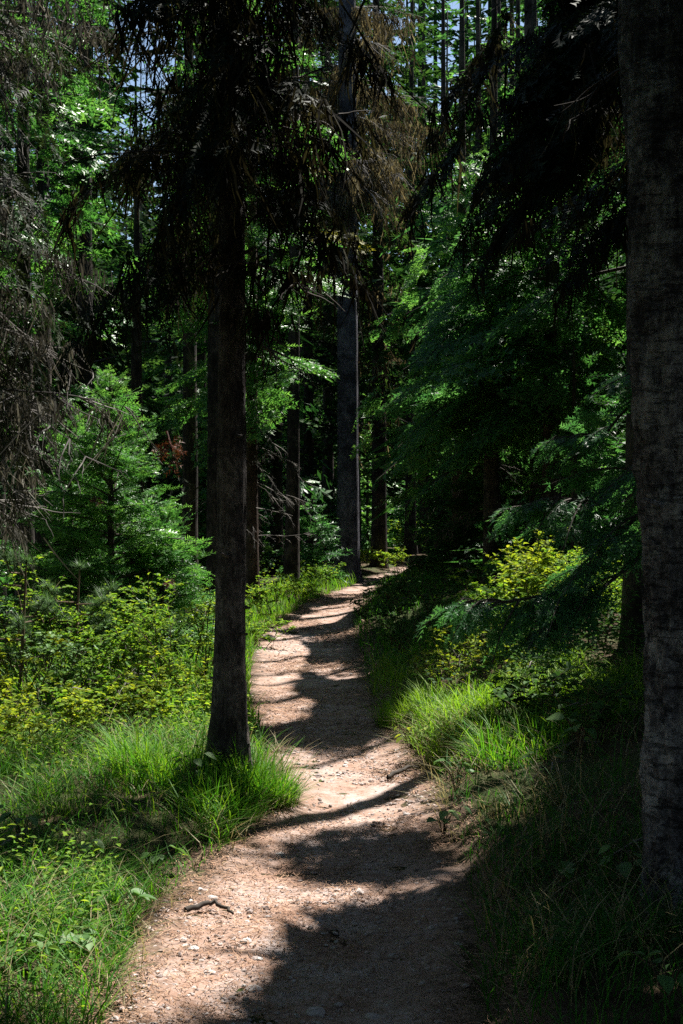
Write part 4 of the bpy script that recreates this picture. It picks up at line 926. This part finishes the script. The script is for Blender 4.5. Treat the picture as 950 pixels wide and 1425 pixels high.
# ------------------------------------------------------------------ stones, litter
ico = [(-.526, 0, .851), (.526, 0, .851), (-.526, 0, -.851), (.526, 0, -.851), (0, .851, .526), (0, .851, -.526), (0, -.851, .526), (0, -.851, -.526), (.851, .526, 0), (-.851, .526, 0), (.851, -.526, 0), (-.851, -.526, 0)]
icf = [(0, 1, 4), (0, 4, 9), (9, 4, 5), (4, 8, 5), (4, 1, 8), (8, 1, 10), (8, 10, 3), (5, 8, 3), (5, 3, 2), (2, 3, 7), (7, 3, 10), (7, 10, 6), (7, 6, 11), (11, 6, 0), (0, 6, 1), (6, 10, 1), (9, 11, 0), (9, 2, 11), (9, 5, 2), (7, 11, 2)]
ico = np.array(ico); icf = np.array(icf)
def pebble_field(n, r):
    Y = 3.6 + 14 * r.uniform(0, 1, n) ** 1.8; u = r.beta(1.1, 1.1, n); X = path_l2(Y) + (path_r(Y) - path_l2(Y)) * u
    k = np.clip(.5 + .9 * vnoise(np.c_[X, Y] * 1.8, 17), .1, 1) > r.uniform(0, 1, n); X, Y = X[k], Y[k]; n = len(X)
    s = np.clip(r.lognormal(-5.25, .45, n), .003, .014); Z = height(X, Y) + .006 + s * .15
    sc = np.stack([s * r.uniform(.8, 1.5, n), s * r.uniform(.8, 1.3, n), s * r.uniform(.4, .8, n)], -1)
    V = ico[None] * (1 + r.normal(0, .13, (n, 12, 1))) * sc[:, None]; a = r.uniform(0, 6.28, n)[:, None]
    V = np.stack([V[..., 0] * np.cos(a) - V[..., 1] * np.sin(a), V[..., 0] * np.sin(a) + V[..., 1] * np.cos(a), V[..., 2]], -1) + np.stack([X, Y, Z], -1)[:, None]
    return V.reshape(-1, 3), (np.arange(n)[:, None, None] * 12 + icf[None]).reshape(-1, 3), np.repeat(np.clip(r.normal(.4, .2, n), 0, 1), 20)
pr_ = np.random.default_rng(44)
g = Geo(); g.add(*pebble_field(13000, pr_)); tag(build('gravel', g, M['stone']), kind='stuff')
def litter(n, r):
    Y = 3.6 + 20 * r.uniform(0, 1, n) ** 1.9; u = np.where(r.uniform(0, 1, n) < .5, r.beta(.5, .5, n) * 1.3 - .15, r.uniform(0, 1, n)); X = path_l2(Y) + (path_r(Y) - path_l2(Y)) * u
    k = np.clip(.5 + 1.1 * vnoise(np.c_[X * 2.2, Y * 1.2], 27), .05, 1) > r.uniform(0, 1, n); X, Y = X[k], Y[k]; n = len(X)
    a = r.uniform(0, 6.28, n); l = r.uniform(.012, .05, n) * np.clip(Y / 7, 1, 2); wd = np.clip(.0014 * Y / 5, .0012, .0045)
    b = np.stack([X, Y, height(X, Y) + .010 + r.uniform(0, .012, n)], -1); d = np.c_[np.cos(a), np.sin(a), r.normal(0, .12, n)] * l[:, None]; s = np.c_[-np.sin(a), np.cos(a), 0 * a] * wd[:, None]
    bd = np.c_[np.cos(a + .9), np.sin(a + .9), 0 * a] * (l * .12)[:, None]
    V = np.stack([b - s, b + s, b + d * .5 + bd + s, b + d * .5 + bd - s, b + d], 1).reshape(-1, 3)
    return V, (np.arange(n)[:, None, None] * 5 + np.array([[0, 1, 2], [0, 2, 3], [3, 2, 4]])[None]).reshape(-1, 3), np.repeat(np.clip(r.normal(.5, .25, n), 0, 1), 3)
g = Geo(); g.add(*litter(70000, pr_)); tag(build('needle_litter', g, M['needle']), kind='stuff')
def stone(label, px, py, s, seed, tint=.8):
    r = np.random.default_rng(seed); x, y = at(px, py); V = [tuple(v) for v in ico]; F = []
    cache = {}
    def mid(a, b):
        k = (min(a, b), max(a, b))
        if k not in cache:
            m = (np.array(V[a]) + np.array(V[b])) / 2; V.append(tuple(m / np.linalg.norm(m))); cache[k] = len(V) - 1
        return cache[k]
    for a, b, c in icf: p, q, t = mid(a, b), mid(b, c), mid(c, a); F += [(a, p, t), (b, q, p), (c, t, q), (p, q, t)]
    W = np.array(V); W = W * (1 + .28 * vnoise(W * 1.6 + seed * 7.3, seed))[:, None] * [s * r.uniform(.9, 1.4), s * r.uniform(.8, 1.1), s * r.uniform(.45, .7)]
    o = link('stone', mesh_from('stone', W, np.array(F), np.clip(r.normal(tint, .06, len(F)), 0, 1), M['stone']), None, (x, y, h1(x, y) + s * .2))
    o.rotation_euler = (0, 0, r.uniform(0, 6)); tag(o, label, 'stone')
stone('white pebble on the path edge near the grass tussock', 390, 1183, .022, 1, .95)
stone('pale flat stone in the sun above the dark shadow', 388, 1228, .022, 2)
stone('light stone beside the shadow edge low on the path', 342, 1306, .024, 3, .85)
stone('flat pale stone left of the shadow near the bottom', 290, 1346, .02, 4, .65)
stone('grey stone close to the bottom edge of the sunlit path', 352, 1366, .024, 5, .7)
stone('small whitish stone at left on the lit path', 268, 1316, .02, 6, .85)
stone('pale stone just behind the fallen stick', 295, 1246, .02, 7, .75)
stone('grey pebble in the shade at bottom centre', 440, 1395, .03, 8, .6)
stone('dark pebble pair member in bottom shade right of centre', 520, 1405, .026, 9, .5)
stone('pale stone between the two shadows in mid path', 500, 1236, .026, 10, .8)
stone('grey white stone in the sunny middle stretch', 480, 1062, .024, 11, .85)
stone('pale rock far away at the foot of the last trunks', 557, 768, .17, 12, .9)
stone('small dark rock at the left edge of the path before the bend', 372, 890, .07, 13, .1)
def stick(name, label, pix, rad, mat='twig', z=.02):
    P = []
    for k, (a, b) in enumerate(pix):
        x, y = at(a, b); P.append((x, y, h1(x, y) + z))
    P = np.array(P); s = np.linspace(0, 1, len(P)); q = np.linspace(0, 1, 14)
    PP = np.stack([np.interp(q, s, P[:, c]) for c in range(3)], 1) + np.random.default_rng(len(label)).normal(0, .004, (14, 3)) + np.c_[q * 0, q * 0, np.sin(q * math.pi) * rad * 1.5]
    g = Geo(); V, F = tube(PP, rad * (1 - .6 * q), 7); g.add(V, F, .35); tag(build(name, g, M[mat], None, True), label, 'stick')
stick('fallen_stick', 'dark curved stick lying on the left side of the path', [(258, 1273), (290, 1263), (312, 1266), (324, 1272)], .012)
stick('fallen_stick', 'dark root like stick on the right edge of the sunny stretch', [(540, 1083), (560, 1078), (585, 1072)], .016)
stick('fallen_stick', 'pale twig in the dry grass at the lower left', [(-20, 1290), (20, 1230), (45, 1212)], .006, 'twig_pale', .12)
stick('fallen_stick', 'pale broken branch lying in the left undergrowth', [(20, 1000), (80, 985), (150, 990)], .014, 'twig_pale', .3)
stick('fallen_stick', 'bare bent twig arching over the left shrubs', [(30, 905), (50, 880), (95, 885)], .010, 'twig_pale', .55)

# small coloured tufts: dead red sprigs on the young fir are things caught in it; the mossy bough belongs to the green fir
def tuft(label, px, py, Y, l, az, mat, el=-.3, name='dead_bough'):
    r = np.random.default_rng(int(px)); cls, (sv, sf, stw, sq, wv, wf, ntw) = get_spray(l, 1 if Y > 15 else 0, r); g = Geo()
    g.add(bough_xf(sv, l, l / cls, el, R(az), .3, .3, (0, 0, 0)), sf, np.clip(r.normal(.5, .2, len(sf)), 0, 1)); g.add(bough_xf(wv, l, l / cls, el, R(az), .3, .3, (0, 0, 0)), wf, 0.)
    o = build(name, g, M[mat], None, False, (gx(px, Y), Y, gz(py, Y))); tag(o, label, 'bough')
tuft('reddish brown dead bough hanging beside the foreground trunk', 232, 600, 10.5, .32, -50, 'rust', -1.0)
tuft('small orange dead sprig caught in the bright young fir', 130, 690, 11.8, .14, -60, 'rust')
tuft('small orange dead sprig below and right of the young fir', 232, 805, 11.9, .14, -60, 'rust')
tuft('yellow mossy bough lit by sun left of the tall bluish trunk', 400, 322, 18.6, 1.15, -8, 'yellow', .05, 'mossy_bough')
tuft('smaller yellow mossy bough above the lit one', 398, 228, 18.6, .6, -10, 'yellow', .0, 'mossy_bough')
print('TRIANGLES', NTRI[0], 'objects', len(bpy.data.objects))
